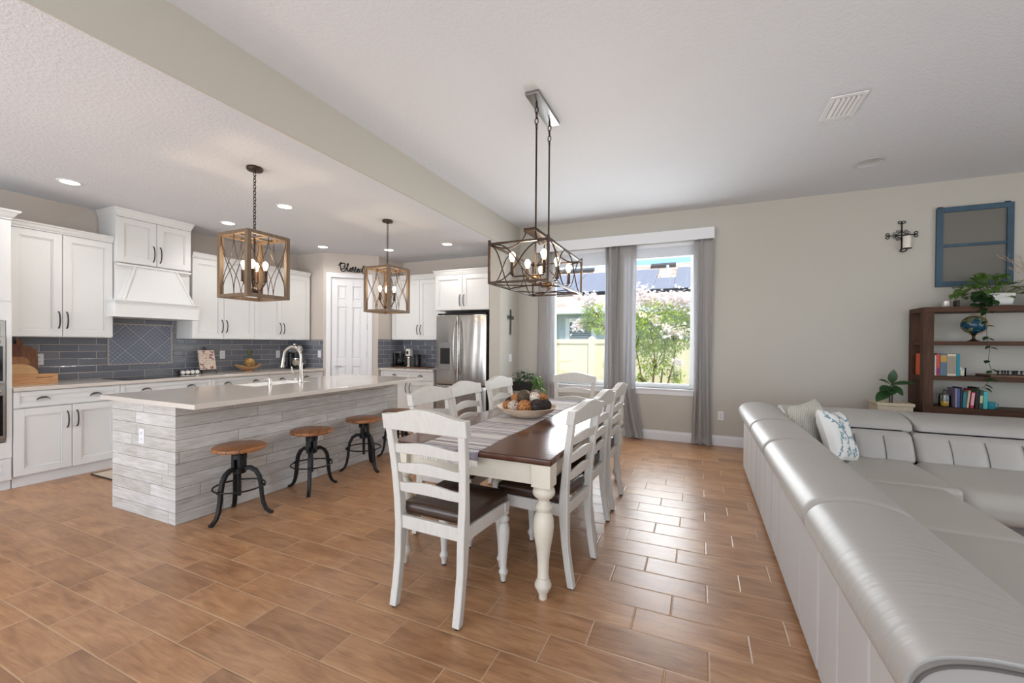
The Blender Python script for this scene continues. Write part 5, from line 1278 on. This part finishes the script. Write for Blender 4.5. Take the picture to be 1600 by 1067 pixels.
# game tray with black pegs
tx0, tx1 = B3(1035), 3.25
t = thing('game_board', 'dark wooden board carrying a row of small black pieces', 'board', ((tx0+tx1)/2, 6.06, z3))
M().rbox(tx0, tx1, 6.0, 6.28, z3, z3+.024, .004, 2, 3).build('wood_board', wood('reddish_brown_board', srgb(74, 46, 34), srgb(120, 84, 60), 0, 3), t, smooth=50)
PC = single(M().lathe([(.012, 0), (.012, .006), (.006, .012), (.0065, .032), (.012, .040), (.011, .046), (.004, .048)], (0, 0, 0), 12), 'game_piece', BLACKP, 'small black piece standing on the dark wooden board', 'game piece', (B3(1152), 6.04, z3+.0242), 'black pieces on the wooden board', local=True, smooth=50)
for i, v in enumerate((1204, 1250, 1300, 1335, 1372, 1410, 1442, 1500, 1560, 1610)): dup(PC, (B3(v), 6.04+.015*(i % 3), z3+.0242))
# globe on a stand
gx, gy, gz = 2.675, 6.13, 1.597
t = thing('globe', 'deep blue ornamental globe with gold land on a small stand', 'globe', (gx, gy, 1.4185))
def globem():
    s = NT('blue_globe_enamel'); p = s.scale(s.coord(), (-1, 1, 1)); n = s.noise(p, 9, 5, .6); f = s.ramp(n, [(.47, (0, 0, 0)), (.50, (1, 1, 1))])
    v = s.noise(p, 26, 3); g = s.ramp(v, [(.35, srgb(176, 146, 74)), (.55, srgb(66, 100, 84)), (.7, srgb(198, 172, 120))])
    return s.set(s.mix(f, srgb(14, 68, 92), g), .15)
M().sphere((gx, gy, gz), .098, 28, (1.06, 1.0, .98)).build('sphere', globem(), t, smooth=True)
M().lathe([(.045, 0), (.047, .006), (.03, .012), (.012, .03), (.012, .05), (.018, .072), (.03, .085)], (gx, gy, 1.4185), 22).build('stand', plain('stand_brass_black', srgb(60, 48, 32), .35, .6), t, smooth=50)
M().tube([(gx+.112*math.cos(a)*1.02, gy-.0, gz+.108*math.sin(a)) for a in [math.radians(-110+10*i) for i in range(23)]], .004, 6).build('meridian_ring', GOLDB, t, smooth=60)
# foliage ---------------------------------------------------------------
def leafmat(name, c, c2, tr=.25, rough=.4):
    s = NT(name); p = s.coord(); s.set(s.mix(s.noise(p, 11, 3), c, c2), rough, 0, .5)
    tl = s.n('BsdfTranslucent'); s.put(tl.inputs[0], c2); mx_ = s.n('MixShader'); mx_.inputs[0].default_value = tr
    s.t.links.new(s.b.outputs[0], mx_.inputs[1]); s.t.links.new(tl.outputs[0], mx_.inputs[2]); s.t.links.new(mx_.outputs[0], s.out.inputs[0]); return s.m
def leaf(b, base, d, up, L, W, bend=.25, k=4):
    """one pointed leaf from base along d"""
    d = Vector(d).normalized(); up = Vector(up); sd = d.cross(up); sd = sd.normalized() if sd.length > 1e-4 else d.orthogonal().normalized(); nn = sd.cross(d)
    vs = []
    for i in range(k+1):
        t = i/k; w_ = W*math.sin(PI*min(1, (t*.92+.08)))**.8*(1 if i < k else .02); c = Vector(base)+d*L*t-nn*bend*L*t*t
        vs += [c-sd*w_/2+nn*.12*w_, c, c+sd*w_/2+nn*.12*w_]
    fs = []
    for i in range(k): fs += [(i*3, i*3+1, i*3+4, i*3+3), (i*3+1, i*3+2, i*3+5, i*3+4)]
    b.add(vs, fs)
LG = leafmat('pothos_leaf', srgb(66, 100, 42), srgb(122, 154, 76)); LD = leafmat('dark_leaf', srgb(26, 52, 26), srgb(48, 82, 42)); LF_ = leafmat('fig_leaf', srgb(30, 62, 32), srgb(58, 96, 50))
R = random.Random(11)
# pothos in white planter on top of the shelf
px0 = 2.865
t = thing('potted_pothos', 'trailing green plant in a white planter on top of the bookshelf', 'plant', (px0, 6.17, 1.7855))
b = M()
def planter(u, v):
    a = 2*PI*u; k = 1+.25*v; q = 8
    c_, s2 = math.cos(a), math.sin(a); rr = (abs(c_)**q+abs(s2)**q)**(-1/q)
    return (px0+.092*k*rr*c_, 6.17+.070*k*rr*s2, 1.80+.125*v)
b.grid(planter, 40, 4, cu=True); o = b.build('planter', plain('white_painted_tin', srgb(232, 230, 226), .45, var=.08, vs=25), t, smooth=40, weld=False); md = o.modifiers.new('s', 'SOLIDIFY'); md.thickness = .006
M().box(px0-.09, px0+.09, 6.105, 6.235, 1.7856, 1.806).build('planter_foot', plain('dark_foot', srgb(60, 44, 36), .6), o, bevel=.004)
M().box(px0-.10, px0+.10, 6.095, 6.245, 1.895, 1.905).build('soil', plain('soil', srgb(40, 30, 24), .95), t)
b = M(); st = M()
for i in range(84):
    a = R.uniform(0, 2*PI); h = R.uniform(.0, .25); dx = R.gauss(-.10, .15); dx = max(-.36, min(.30, dx)); dy = R.uniform(-.16, .05)
    p = Vector((px0+dx, 6.15+dy, 1.88+h*(1 if dx > -.3 else .5)))
    d = Vector((dx*2+R.uniform(-.5, .5), -1+R.uniform(-.6, .8), R.uniform(-.5, .5))); leaf(b, p, d, (0, 0, 1), R.uniform(.07, .12), R.uniform(.045, .072), R.uniform(.1, .5))
    if i % 2 == 0: st.tube([(px0+dx*.25, 6.16, 1.89), (px0+dx*.6, 6.155+dy*.5, 1.92+h*.6), p], .0022, 5)
for i in range(12):  # long thin shoots to the right
    p = Vector((px0+.16+R.uniform(0, .30), 6.15+R.uniform(-.08, .06), 1.93+R.uniform(-.01, .16))); leaf(b, p, (1, R.uniform(-.4, .3), R.uniform(-.35, .3)), (0, 0, 1), .075, .018, .2)
    st.tube([(px0+.05, 6.16, 1.9), tuple((Vector((px0+.1, 6.15, 1.97))+p)/2), p], .0018, 5)
tag(b.build('foliage', LG, t, smooth=True, weld=False), kind='stuff'); st.build('stems', plain('green_stem', srgb(96, 96, 52), .6), t, smooth=60)
b = M(); st = M()
for i in range(46):
    p = Vector((2.70+R.uniform(-.10, .06), 6.04+R.uniform(-.09, .06), 1.80+R.uniform(-.04, .14))); leaf(b, p, (R.uniform(-1, .6), -1, R.uniform(-1, .4)), (0, 0, 1), R.uniform(.06, .10), R.uniform(.042, .06), .4)
vine = [Vector((2.70, 6.0, 1.84)), Vector((2.69, 5.965, 1.74)), Vector((2.69, 5.955, 1.60)), Vector((2.70, 5.95, 1.45)), Vector((2.72, 5.95, 1.34)), Vector((2.71, 5.95, 1.22)), Vector((2.735, 5.95, 1.12)), Vector((2.73, 5.95, 1.03)), Vector((2.68, 5.94, .95)), Vector((2.62, 5.94, .90))]
st.tube(vine, .0022, 5)
for i, v in enumerate(vine[1:]):
    for q in range(2): leaf(b, v+Vector((0, -.003, R.uniform(-.03, .03))), (R.choice((-1, 1))*R.uniform(.4, 1), -.5, R.uniform(-.5, .2)), (0, -.3, 1), R.uniform(.05, .07), R.uniform(.032, .044), .3)
tag(b.build('trailing_leaves', LD, t, smooth=True, weld=False), kind='stuff'); st.build('vine', plain('vine_stem', srgb(74, 74, 44), .6), t, smooth=60)
# small things on top
t = thing('glass_candle_holder', 'small etched silver glass holder at left on top of the bookshelf', 'candle holder', (2.455, 6.15, 1.7855))
M().lathe([(.040, 0), (.042, .004), (.042, .072), (.039, .072), (.038, .008), (.002, .007)], (2.455, 6.15, 1.7855), 26).build('holder', plain('etched_silver_glass', srgb(190, 184, 176), .3, .4, var=.4, vs=60), t, smooth=50)
M().cyl((2.455, 6.15, 1.794), (2.455, 6.15, 1.835), .034, n=22).build('wax', WAXC, t, smooth=40)
single(M().rbox(2.525, 2.55, 6.10, 6.18, 1.7855, 1.862, .003, 2, 2), 'small_frame', plain('dark_frame', srgb(60, 52, 44), .5), 'small dark upright block beside the silver glass holder', 'ornament', (2.537, 6.14, 1.7855), smooth=50)
# vase with dried grass at the right end
t = thing('vase_of_dried_grass', 'dried pampas grass stems in a dark vase at the far right of the bookshelf top', 'vase', (3.15, 6.17, 1.7855))
M().lathe([(.04, 0), (.055, .01), (.07, .08), (.05, .16), (.03, .19), (.035, .21), (.028, .21)], (3.15, 6.17, 1.7855), 22).build('vase', plain('dark_vase', srgb(44, 52, 56), .3), t, smooth=50)
b = M()
for i in range(16):
    tip = Vector((3.15+R.uniform(-.34, .2), 6.15+R.uniform(-.10, .08), 2.26+R.uniform(-.14, .22))); mid = (Vector((3.15, 6.17, 1.98))+tip)/2+Vector((R.uniform(-.03, .03), 0, .05))
    b.tube([(3.15, 6.17, 1.97), mid, tip], [.0015, .0013, .001], 5)
    for k in range(16):
        q = mid+(tip-mid)*(k/16); b.tube([q, q+Vector((R.uniform(-.04, .02), R.uniform(-.02, .02), R.uniform(-.01, .05)))], [.0016, .0004], 4)
tag(b.build('dried_stems', plain('dried_grass', srgb(190, 160, 140), .8), t, smooth=60), kind='stuff')
# fiddle-leaf plant behind the sofa
t = thing('fiddle_leaf_plant', 'fiddle leaf plant in a tall beige planter between sofa and bookshelf', 'plant', (1.97, 6.08, 0))
b = M().hexa([(1.84, 5.96, 0), (2.10, 5.96, 0), (2.10, 6.20, 0), (1.84, 6.20, 0), (1.815, 5.94, .72), (2.125, 5.94, .72), (2.125, 6.22, .72), (1.815, 6.22, .72)]); b.build('planter', plain('beige_stone_planter', srgb(206, 194, 172), .6, var=.08, vs=30), t, bevel=.008)
b = M()
for a in ((1.805, 2.135, 5.93, 5.955), (1.805, 2.135, 6.205, 6.23), (1.805, 1.83, 5.955, 6.205), (2.11, 2.135, 5.955, 6.205)): b.box(*a, .70, .735)
b.build('rim', plain('beige_rim', srgb(202, 188, 164), .6), t, bevel=.006)
b = M()
b.tube([(1.965, 6.08, .72), (1.96, 6.07, .83), (1.975, 6.07, .95)], [.008, .007, .005], 8); b.tube([(1.985, 6.08, .72), (1.985, 6.07, .85), (1.985, 6.06, .98)], [.007, .006, .004], 8); b.build('stem', plain('brown_stem', srgb(74, 56, 40), .7), t, smooth=60)
for c, d, L, W in (((1.975, 6.07, .95), (.05, -.3, 1), .15, .085), ((1.965, 6.07, .93), (-.8, -.35, .55), .13, .075), ((1.975, 6.06, .93), (1, -.35, .30), .20, .085), ((1.97, 6.06, .90), (-.75, -.5, -.1), .15, .10), ((1.98, 6.05, .92), (.55, -.55, -.65), .14, .085), ((1.955, 6.05, .85), (-.75, -.6, -.35), .21, .12), ((1.975, 6.05, .88), (-.2, -.7, -.2), .13, .09)):
    b = M(); leaf(b, c, d, (0, -.5, 1), L, W, .2, 7); o = b.build('leaf', LF_, t, smooth=True, weld=False)
# plant on black pedestal in the dining corner
t = thing('pedestal_planter', 'bushy green plant in black trough on a black pedestal by the left curtain', 'plant', (-2.36, 5.75, 0))
b = M().hexa([(-2.50, 5.66, .665), (-2.22, 5.66, .665), (-2.22, 5.84, .665), (-2.50, 5.84, .665), (-2.52, 5.64, .80), (-2.20, 5.64, .80), (-2.20, 5.86, .80), (-2.52, 5.86, .80)]); b.build('trough', BLACKP, t, bevel=.006)
M().box(-2.41, -2.31, 5.70, 5.80, .02, .665).build('pedestal', BLACK, t, bevel=.003); M().rbox(-2.50, -2.22, 5.62, 5.88, 0, .025, .006, 2, 2).build('foot', BLACK, t, smooth=50)
b = M(); R = random.Random(4)
for i in range(170):
    a = R.uniform(0, 2*PI); q = R.uniform(0, 1)**.5; p = Vector((-2.36+.155*q*math.cos(a), 5.75+.10*q*math.sin(a), .79+R.uniform(0, .20)*(1-.4*q)))
    leaf(b, p, (math.cos(a), math.sin(a)-.3, R.uniform(-.6, .7)), (0, 0, 1), R.uniform(.04, .075), R.uniform(.02, .035), .3)
tag(b.build('foliage', LD, t, smooth=True, weld=False), kind='stuff')
b = M(); b2 = M()
for i in range(26):
    x0, y0 = -2.22+R.uniform(-.02, .03), 5.72+R.uniform(-.06, .10); x1 = x0+R.uniform(.02, .17); zb_ = R.uniform(.30, .70)
    pts = [Vector((x0, y0, .80)), Vector(((x0+x1)/2, y0-.02, .84+R.uniform(0, .08))), Vector((x1, y0-.03, .74)), Vector((x1+R.uniform(-.02, .02), y0-.02, zb_))]; b2.tube(pts, .0016, 4)
    for k in range(9):
        s0 = R.uniform(.3, 1)*2.99; j = int(s0); p = pts[j].lerp(pts[j+1], s0-j); leaf(b, p, (R.uniform(-1, 1), -.6, R.uniform(-1, .2)), (0, 0, 1), R.uniform(.04, .065), R.uniform(.016, .028), .3)
tag(b.build('trailing_leaves', LG, t, smooth=True, weld=False), kind='stuff'); tag(b2.build('trailing_stems', plain('trailing_stem', srgb(86, 104, 60), .6), t, smooth=60), kind='stuff')

# ------------------------------------------------------------------ wall decor
# small filigree cross
t_ = M(); X = XB
def cr(y, z): return (X+.010, 6.005+y, 1.70+z)
for s_ in (-1, 1): t_.tube([cr(s_*.021, -.185), cr(s_*.021, .165)], .0048, 6); t_.tube([cr(-.105, .062+s_*.026), cr(.105, .062+s_*.026)], .0045, 6)
t_.tube([cr(.021*math.cos(a), .165+.022*math.sin(a)) for a in [PI*i/8 for i in range(9)]], .0048, 6); t_.tube([cr(.021*math.cos(a), -.185-.022*math.sin(a)) for a in [PI*i/8 for i in range(9)]], .0048, 6)
for s_ in (-1, 1): t_.tube([cr(s_*.105, .04), cr(s_*.110, .062), cr(s_*.105, .084)], .005, 6)
for i in range(7):
    z = -.16+i*.05; t_.tube([cr(.014*math.cos(a), z+.018*math.sin(a)) for a in [2*PI*q/12 for q in range(12)]], .0032, 5, True)
for y in (-.075, -.045, .045, .075): t_.tube([cr(y+.013*math.cos(a), .062+.016*math.sin(a)) for a in [2*PI*q/12 for q in range(12)]], .003, 5, True)
single(t_, 'wall_cross', plain('antique_pewter', srgb(62, 64, 62), .4, .7), 'small dark filigree metal cross on the short side wall', 'cross', (X, 6.005, 1.50), smooth=60)
# wrought iron sconce cross
t = thing('wall_sconce', 'black scrolled wrought iron cross sconce on the wall right of the windows', 'sconce', (2.14, YW, 2.45))
b = M(); sx, sz = 2.137, 2.655
def sc(x, z, y=.012): return (sx+x, YW-y, sz+z)
r_ = .0066
b.tube([sc(0, .145), sc(0, .03), sc(0, -.18)], r_, 6); b.tube([sc(-.125, .0), sc(.125, .0)], r_, 6)
for ax, az, ox, oz in ((0, .145, 1, 0), (-.125, 0, 0, 1), (.125, 0, 0, 1)):
    for s_ in (-1, 1):
        cxx, czz = ax+ox*s_*.018+(0 if ox else (-.004 if ax < 0 else .004)), az+oz*s_*.018+(.004 if ox else 0)
        b.tube([sc(cxx+.016*math.cos(a), czz+.014*math.sin(a)) for a in [2*PI*q/12 for q in range(12)]], .0045, 6, True)
for s1 in (-1, 1):
    for s2 in (-1, 1):
        b.tube([sc(s1*(.005+.055*(q**1.5)), s2*(.06-.055*(q**.6))) for q in [i/8 for i in range(9)]], .0045, 6)
        b.tube([sc(s1*.038+.014*math.cos(a)*(1-.25*i/12), s2*.045+.014*math.sin(a)*(1-.25*i/12)) for i, a in enumerate([q*2*PI*1.1/12+s1 for q in range(13)])], .0032, 5)
        b.tube([sc(s1*.066+.013*math.cos(a), s2*.026+.011*math.sin(a)) for a in [q*2*PI/12+s2 for q in range(11)]], .0032, 5)
b.tube([sc(0, -.16), sc(-.018, -.185, .016), sc(.0, -.20, .03), sc(.03, -.19, .055), sc(.03, -.165, .06)], r_, 6)
b.build('iron_cross', BLACK, t, smooth=60)
M().lathe([(.044, 0), (.046, .004), (.044, .006), (.002, .005)], (2.167, YW-.062, 2.486), 24).build('candle_plate', BLACK, t, smooth=50)
t = thing('pillar_candle', 'white pillar candle on the iron cross sconce', 'candle', (2.167, YW-.062, 2.4925))
M().lathe([(.037, 0), (.0375, .003), (.0375, .135), (.034, .139), (.004, .136)], (2.167, YW-.062, 2.4925), 26).build('wax', plain('ivory_wax', srgb(236, 230, 216), .45), t, smooth=50)
M().cyl((2.167, YW-.062, 2.627), (2.167, YW-.062, 2.642), .0012, n=6).build('wick', BLACK, t)
# blue salvaged window frame
t = thing('window_frame_decor', 'salvaged blue window frame with wire screens hung above the bookshelf', 'wall decor', (2.75, YW, 2.03))
BLUE = plain('weathered_blue_paint', srgb(60, 86, 103), .6, var=.22, vs=9, stretch=(1, 1, .35), bump=.2, bs=40)
fx0, fx1, fz0, fz1, fw = 2.437, 3.066, 2.035, 2.922, .054
b = M()
for a in ((fx0, fx0+fw, fz0, fz1), (fx1-fw, fx1, fz0, fz1), (fx0+fw, fx1-fw, fz0, fz0+fw), (fx0+fw, fx1-fw, fz1-fw, fz1)): b.box(a[0], a[1], YW-.036, YW-.004, a[2], a[3])
b.box(fx0+fw, fx1-fw, YW-.032, YW-.008, 2.478, 2.508); b.build('frame', BLUE, t, bevel=.002)
scm = plain('grey_wire_screen', srgb(116, 113, 106), .7, bump=.5, bs=500, bd=.002)
for z0, z1 in ((fz0+fw, 2.478), (2.508, fz1-fw)): M().box(fx0+fw, fx1-fw, YW-.016, YW-.012, z0, z1).build('screen', scm, t)
for x in (fx0+.03, fx1-.05): M().box(x-.02, x+.02, YW-.032, YW-.006, fz1, fz1+.012).build('hanger', BLACK, t)

# ------------------------------------------------------------------ outside
GZ = -.2
lawn = NT('lawn'); pv = lawn.coord(True); lawn.set(lawn.mix(lawn.noise(pv, 9, 5), srgb(96, 112, 56), srgb(150, 154, 92)), .9)
structure(M().box(-30, 30, YW+.151, 45, GZ-.1, GZ), 'lawn', lawn.m)
structure(M().box(-30, 30, -25, YR-.101, GZ-.1, GZ+.05), 'patio', plain('concrete', srgb(190, 186, 178), .8, var=.05))
FENCE = plain('cream_vinyl', srgb(236, 228, 198), .5)
FY = 9.5; fzt = 1.47
fx = -8.4; seg = 2.42; i = 0
names = ['far left', 'left', 'behind the left window', 'behind the flowering tree', 'right', 'far right']
fence_x = [-5.9, -4.07, -2.24, -.41, 1.42, 3.25]
for i in range(5):
    a, c = fence_x[i], fence_x[i+1]
    t = thing('fence_section', 'cream vinyl fence section '+('at the far left beyond the left window', 'to the left of the left window view', 'behind the left window', 'to the right of the tree trunk', 'far right beyond the right window')[i], 'fence', ((a+c)/2, FY, GZ), group='cream vinyl fence')
    b = M(); n = int((c-a-.13)/.15); w_ = (c-a-.13)/n
    for k in range(n): b.box(a+.066+k*w_+.004, a+.066+(k+1)*w_-.006, FY-.011, FY+.011, GZ+.1, fzt-.02)
    b.box(a+.065, c-.068, FY-.007, FY+.007, GZ+.1, fzt-.02); b.build('board_panel', FENCE, t)
    M().box(a+.065, c-.068, FY-.03, FY+.03, fzt-.10, fzt).build('top_rail', FENCE, t, bevel=.004); M().box(a+.065, c-.068, FY-.03, FY+.03, GZ+.05, GZ+.19).build('bottom_rail', FENCE, t, bevel=.004)
    b = M().box(a-.065, a+.065, FY-.065, FY+.065, GZ, fzt+.02); b.hexa([(a-.066, FY-.066, fzt+.02), (a+.066, FY-.066, fzt+.02), (a+.066, FY+.066, fzt+.02), (a-.066, FY+.066, fzt+.02), (a-.01, FY-.01, fzt+.07), (a+.01, FY-.01, fzt+.07), (a+.01, FY+.01, fzt+.07), (a-.01, FY+.01, fzt+.07)]); b.build('post', FENCE, t)
# neighbour's house
t = thing('neighbor_house', 'blue-grey neighbouring house with shingle roof and solar panels', 'house', (-2.5, 16, GZ))
HB = plain('blue_grey_stucco', srgb(182, 192, 200), .8, var=.04, bump=.2, bs=60)
M().box(-11, 6, 13.5, 22.8, GZ, 2.5).build('wall', HB, t)
def shing():
    s = NT('tan_shingle_roof'); P = s.sep(s.coord()); k = s.math('FLOOR', s.math('MULTIPLY', P[1], 6)); wn = s.white(s.comb(s.math('FLOOR', s.math('ADD', s.math('MULTIPLY', P[0], 3.2), s.math('MULTIPLY', k, .37))), k, 0))[0]
    return s.set(s.mix(wn, srgb(168, 146, 130), srgb(214, 196, 182)), .9)
SH = shing(); kz = .4167; Y0, Z0, YRG = 13.0, 2.42, 18.15; ZRG = Z0+kz*(YRG-Y0)
b = M().hexa([(-11.5, Y0, Z0), (6.5, Y0, Z0), (6.5, YRG, ZRG), (-11.5, YRG, ZRG), (-11.5, Y0, Z0+.08), (6.5, Y0, Z0+.08), (6.5, YRG, ZRG+.08), (-11.5, YRG, ZRG+.08)])
b.hexa([(-11.5, 23.3, Z0), (6.5, 23.3, Z0), (6.5, YRG, ZRG), (-11.5, YRG, ZRG), (-11.5, 23.3, Z0+.08), (6.5, 23.3, Z0+.08), (6.5, YRG, ZRG+.08), (-11.5, YRG, ZRG+.08)]); b.build('roof', SH, t)
M().box(-11.5, 6.5, Y0-.12, Y0+.02, Z0-.12, Z0+.07).build('gutter', W_TRIM, t, bevel=.02); M().box(-11.5, 6.5, Y0, 13.5, Z0-.10, Z0-.06).build('soffit', W_TRIM, t)
def RF(x, y, h): return (x, y, Z0+.08+kz*(y-Y0)+h)
SOL = NT('solar_panel_glass'); pp = SOL.sep(SOL.coord()); gl_ = SOL.math('LESS_THAN', SOL.math('FRACT', SOL.math('MULTIPLY', pp[0], 1/.52)), .02)
SOL.set(SOL.mix(gl_, srgb(126, 128, 138), srgb(152, 154, 164)), .5)
def solar(x0, x1, y0, y1):
    o = M().hexa([RF(x0, y0, .03), RF(x1, y0, .03), RF(x1, y1, .03), RF(x0, y1, .03), RF(x0, y0, .10), RF(x1, y0, .10), RF(x1, y1, .10), RF(x0, y1, .10)]).build('solar_panel', SOL.m, t)
    M().hexa([RF(x0, y0-.05, .02), RF(x1, y0-.05, .02), RF(x1, y0, .02), RF(x0, y0, .02), RF(x0, y0-.05, .12), RF(x1, y0-.05, .12), RF(x1, y0, .12), RF(x0, y0, .12)]).build('panel_edge', BLACKP, o)
for x0 in (-7.6, -5.9, -4.2): solar(x0, x0+1.68, 14.3, 16.9)
solar(-2.5, -1.43, 14.3, 16.95); solar(-1.42, -.79, 14.3, 15.65); solar(-.78, 1.0, 14.3, 17.0)
def vent(x0, x1, y0, y1, h): return M().hexa([RF(x0, y0, .0), RF(x1, y0, .0), RF(x1, y1, .0), RF(x0, y1, .0), RF(x0, y0, h), RF(x1, y0, h), RF(x1, y1, h), RF(x0, y1, h)]).build('roof_vent', plain('dark_roof_vent', srgb(72, 66, 62), .6), t)
vent(-1.8, -.88, 17.45, 17.75, .12); vent(-5.7, -4.1, 17.45, 17.75, .12)
b = M().cyl(RF(-1.1, 16.4, 0), Vector(RF(-1.1, 16.4, 0))+Vector((0, 0, .35)), .05, n=12); b.build('vent_pipe', W_TRIM, t, smooth=40)
M().hexa([RF(-1.3, 16.0, 0), RF(-1.0, 16.0, 0), RF(-1.0, 16.15, 0), RF(-1.3, 16.15, 0), RF(-1.3, 16.0, .12), RF(-1.0, 16.0, .12), RF(-1.0, 16.15, .12), RF(-1.3, 16.15, .12)]).build('roof_vent', W_TRIM, t)
b = M(); wx0, wx1, wz0, wz1, f_ = -4.05, -3.05, 1.15, 2.20, .13
for a in ((wx0, wx0+f_, wz0, wz1), (wx1-f_, wx1, wz0, wz1), (wx0+f_, wx1-f_, wz0, wz0+f_), (wx0+f_, wx1-f_, wz1-f_, wz1)): b.box(a[0], a[1], 13.42, 13.5, a[2], a[3])
o = b.build('window', W_TRIM, t, bevel=.01)
sl_ = NT('blind_slats_behind_glass'); ps = sl_.sep(sl_.coord()); st_ = sl_.math('LESS_THAN', sl_.math('FRACT', sl_.math('MULTIPLY', ps[2], 14)), .4); sl_.set(sl_.mix(st_, srgb(92, 104, 112), srgb(150, 160, 166)), .2)
M().box(wx0+f_, wx1-f_, 13.47, 13.495, wz0+f_, wz1-f_).build('pane', sl_.m, o)
# flowering tree
def tree(name, label, base, stems, blobs, nleaf, nfl, seed, flow):
    R = random.Random(seed); t = thing(name, label, 'tree', base)
    for pts, r in stems: M().tube(pts, [r*(1-.75*i/(len(pts)-1)) for i in range(len(pts))], 8).build('trunk', plain('smooth_tan_bark', srgb(150, 122, 96), .8, var=.15, vs=12, stretch=(1, 1, .3)), t, smooth=60)
    b = M(); tw = M(); tot = sum(q[2] for q in blobs)
    for (c, rad, wgt) in blobs:
        for i in range(int(nleaf*wgt/tot)):
            v = Vector((R.gauss(0, 1), R.gauss(0, 1), R.gauss(0, 1))).normalized()*(R.uniform(.15, 1)**.45); p = Vector(c)+Vector((v.x*rad[0], v.y*rad[1], v.z*rad[2]))
            leaf(b, p, (v.x+R.uniform(-.8, .8), v.y+R.uniform(-.8, .8), v.z*.5+R.uniform(-.6, .6)), (0, 0, 1), R.uniform(.045, .08), R.uniform(.024, .04), .25, 2)
        for i in range(14):
            v = Vector((R.uniform(-1, 1), R.uniform(-1, 1), R.uniform(-1, 1))); p = Vector(c)+Vector((v.x*rad[0], v.y*rad[1], v.z*rad[2]))*.8
            tw.tube([Vector((c[0]*.9+base[0]*.1, c[1], c[2]-rad[2]*.6)), (p+Vector(c))/2, p], [.008, .005, .002], 5)
    tag(b.build('foliage', leafmat('sunlit_leaf', srgb(142, 176, 62), srgb(206, 220, 120), .4, .5), t, weld=False), kind='stuff')
    tag(tw.build('twigs', plain('twig_bark', srgb(120, 100, 76), .8), t, smooth=60), kind='stuff')
    f = M()
    for c, r, k in flow:
        for i in range(k):
            v = Vector((R.gauss(0, .5), R.gauss(0, .5), R.gauss(0, .5))); p = Vector(c)+v*r; d = Vector((R.uniform(-1, 1), R.uniform(-1, .2), R.uniform(-1, 1))); leaf(f, p, d, (0, 0, 1), .062, .062, .2, 2)
    tag(f.build('flower_clusters', leafmat('blush_white_petal', srgb(244, 226, 226), srgb(255, 250, 248), .3, .7), t, weld=False), kind='stuff')
TY = 8.2
tree('flowering_tree', 'white flowering crape myrtle with several slim trunks outside the right window', (-.72, TY, GZ),
  [([(-.80, TY, GZ), (-.95, TY, .4), (-1.02, TY, .9), (-1.15, TY-.1, 1.6)], .026), ([(-.76, TY, GZ), (-.79, TY-.05, .5), (-.76, TY, 1.1), (-.85, TY, 1.9)], .030), ([(-.70, TY, GZ), (-.56, TY, .5), (-.44, TY, 1.0), (-.35, TY, 1.7)], .026), ([(-.72, TY+.1, GZ), (-.66, TY+.1, .6), (-.60, TY+.15, 1.2), (-.6, TY+.2, 1.9)], .022), ([(-.82, TY+.05, GZ), (-1.15, TY, .8), (-1.55, TY-.05, 1.45), (-1.9, TY-.05, 1.9)], .018)],
  [((-.80, TY, 1.72), (.42, .40, .50), 6), ((-.42, TY, 1.65), (.34, .35, .48), 4.5), ((-1.15, TY, 1.55), (.34, .32, .50), 4), ((-.75, TY, 1.12), (.36, .30, .34), 3.2), ((-.20, TY, 1.75), (.22, .25, .30), 1.6), ((-1.9, TY, 2.0), (.26, .25, .20), 1.4), ((-1.75, TY, 1.72), (.32, .25, .16), 1.3), ((-2.0, TY, 1.78), (.25, .2, .10), .7), ((-.38, TY, .80), (.16, .15, .14), .5), ((-.98, TY, .72), (.14, .12, .10), .35), ((-1.62, TY, .98), (.10, .1, .07), .2)],
  7200, 0, 21,
  [((-1.02, TY-.1, 2.30), .17, 216), ((-.90, TY-.1, 2.18), .16, 162), ((-.62, TY-.1, 2.18), .17, 162), ((-.38, TY-.1, 2.16), .17, 162), ((-.16, TY-.1, 2.12), .17, 180), ((-.08, TY-.15, 1.92), .14, 126), ((-.5, TY-.3, 1.62), .14, 126), ((-.3, TY-.25, 1.58), .12, 90), ((-1.95, TY-.1, 2.22), .15, 162), ((-2.2, TY-.1, 1.72), .11, 108), ((-.72, TY-.3, 1.80), .10, 54), ((-1.12, TY-.25, 1.98), .10, 72), ((-.33, TY-.2, 1.05), .07, 45), ((-2.25, TY, 2.28), .08, 54)])
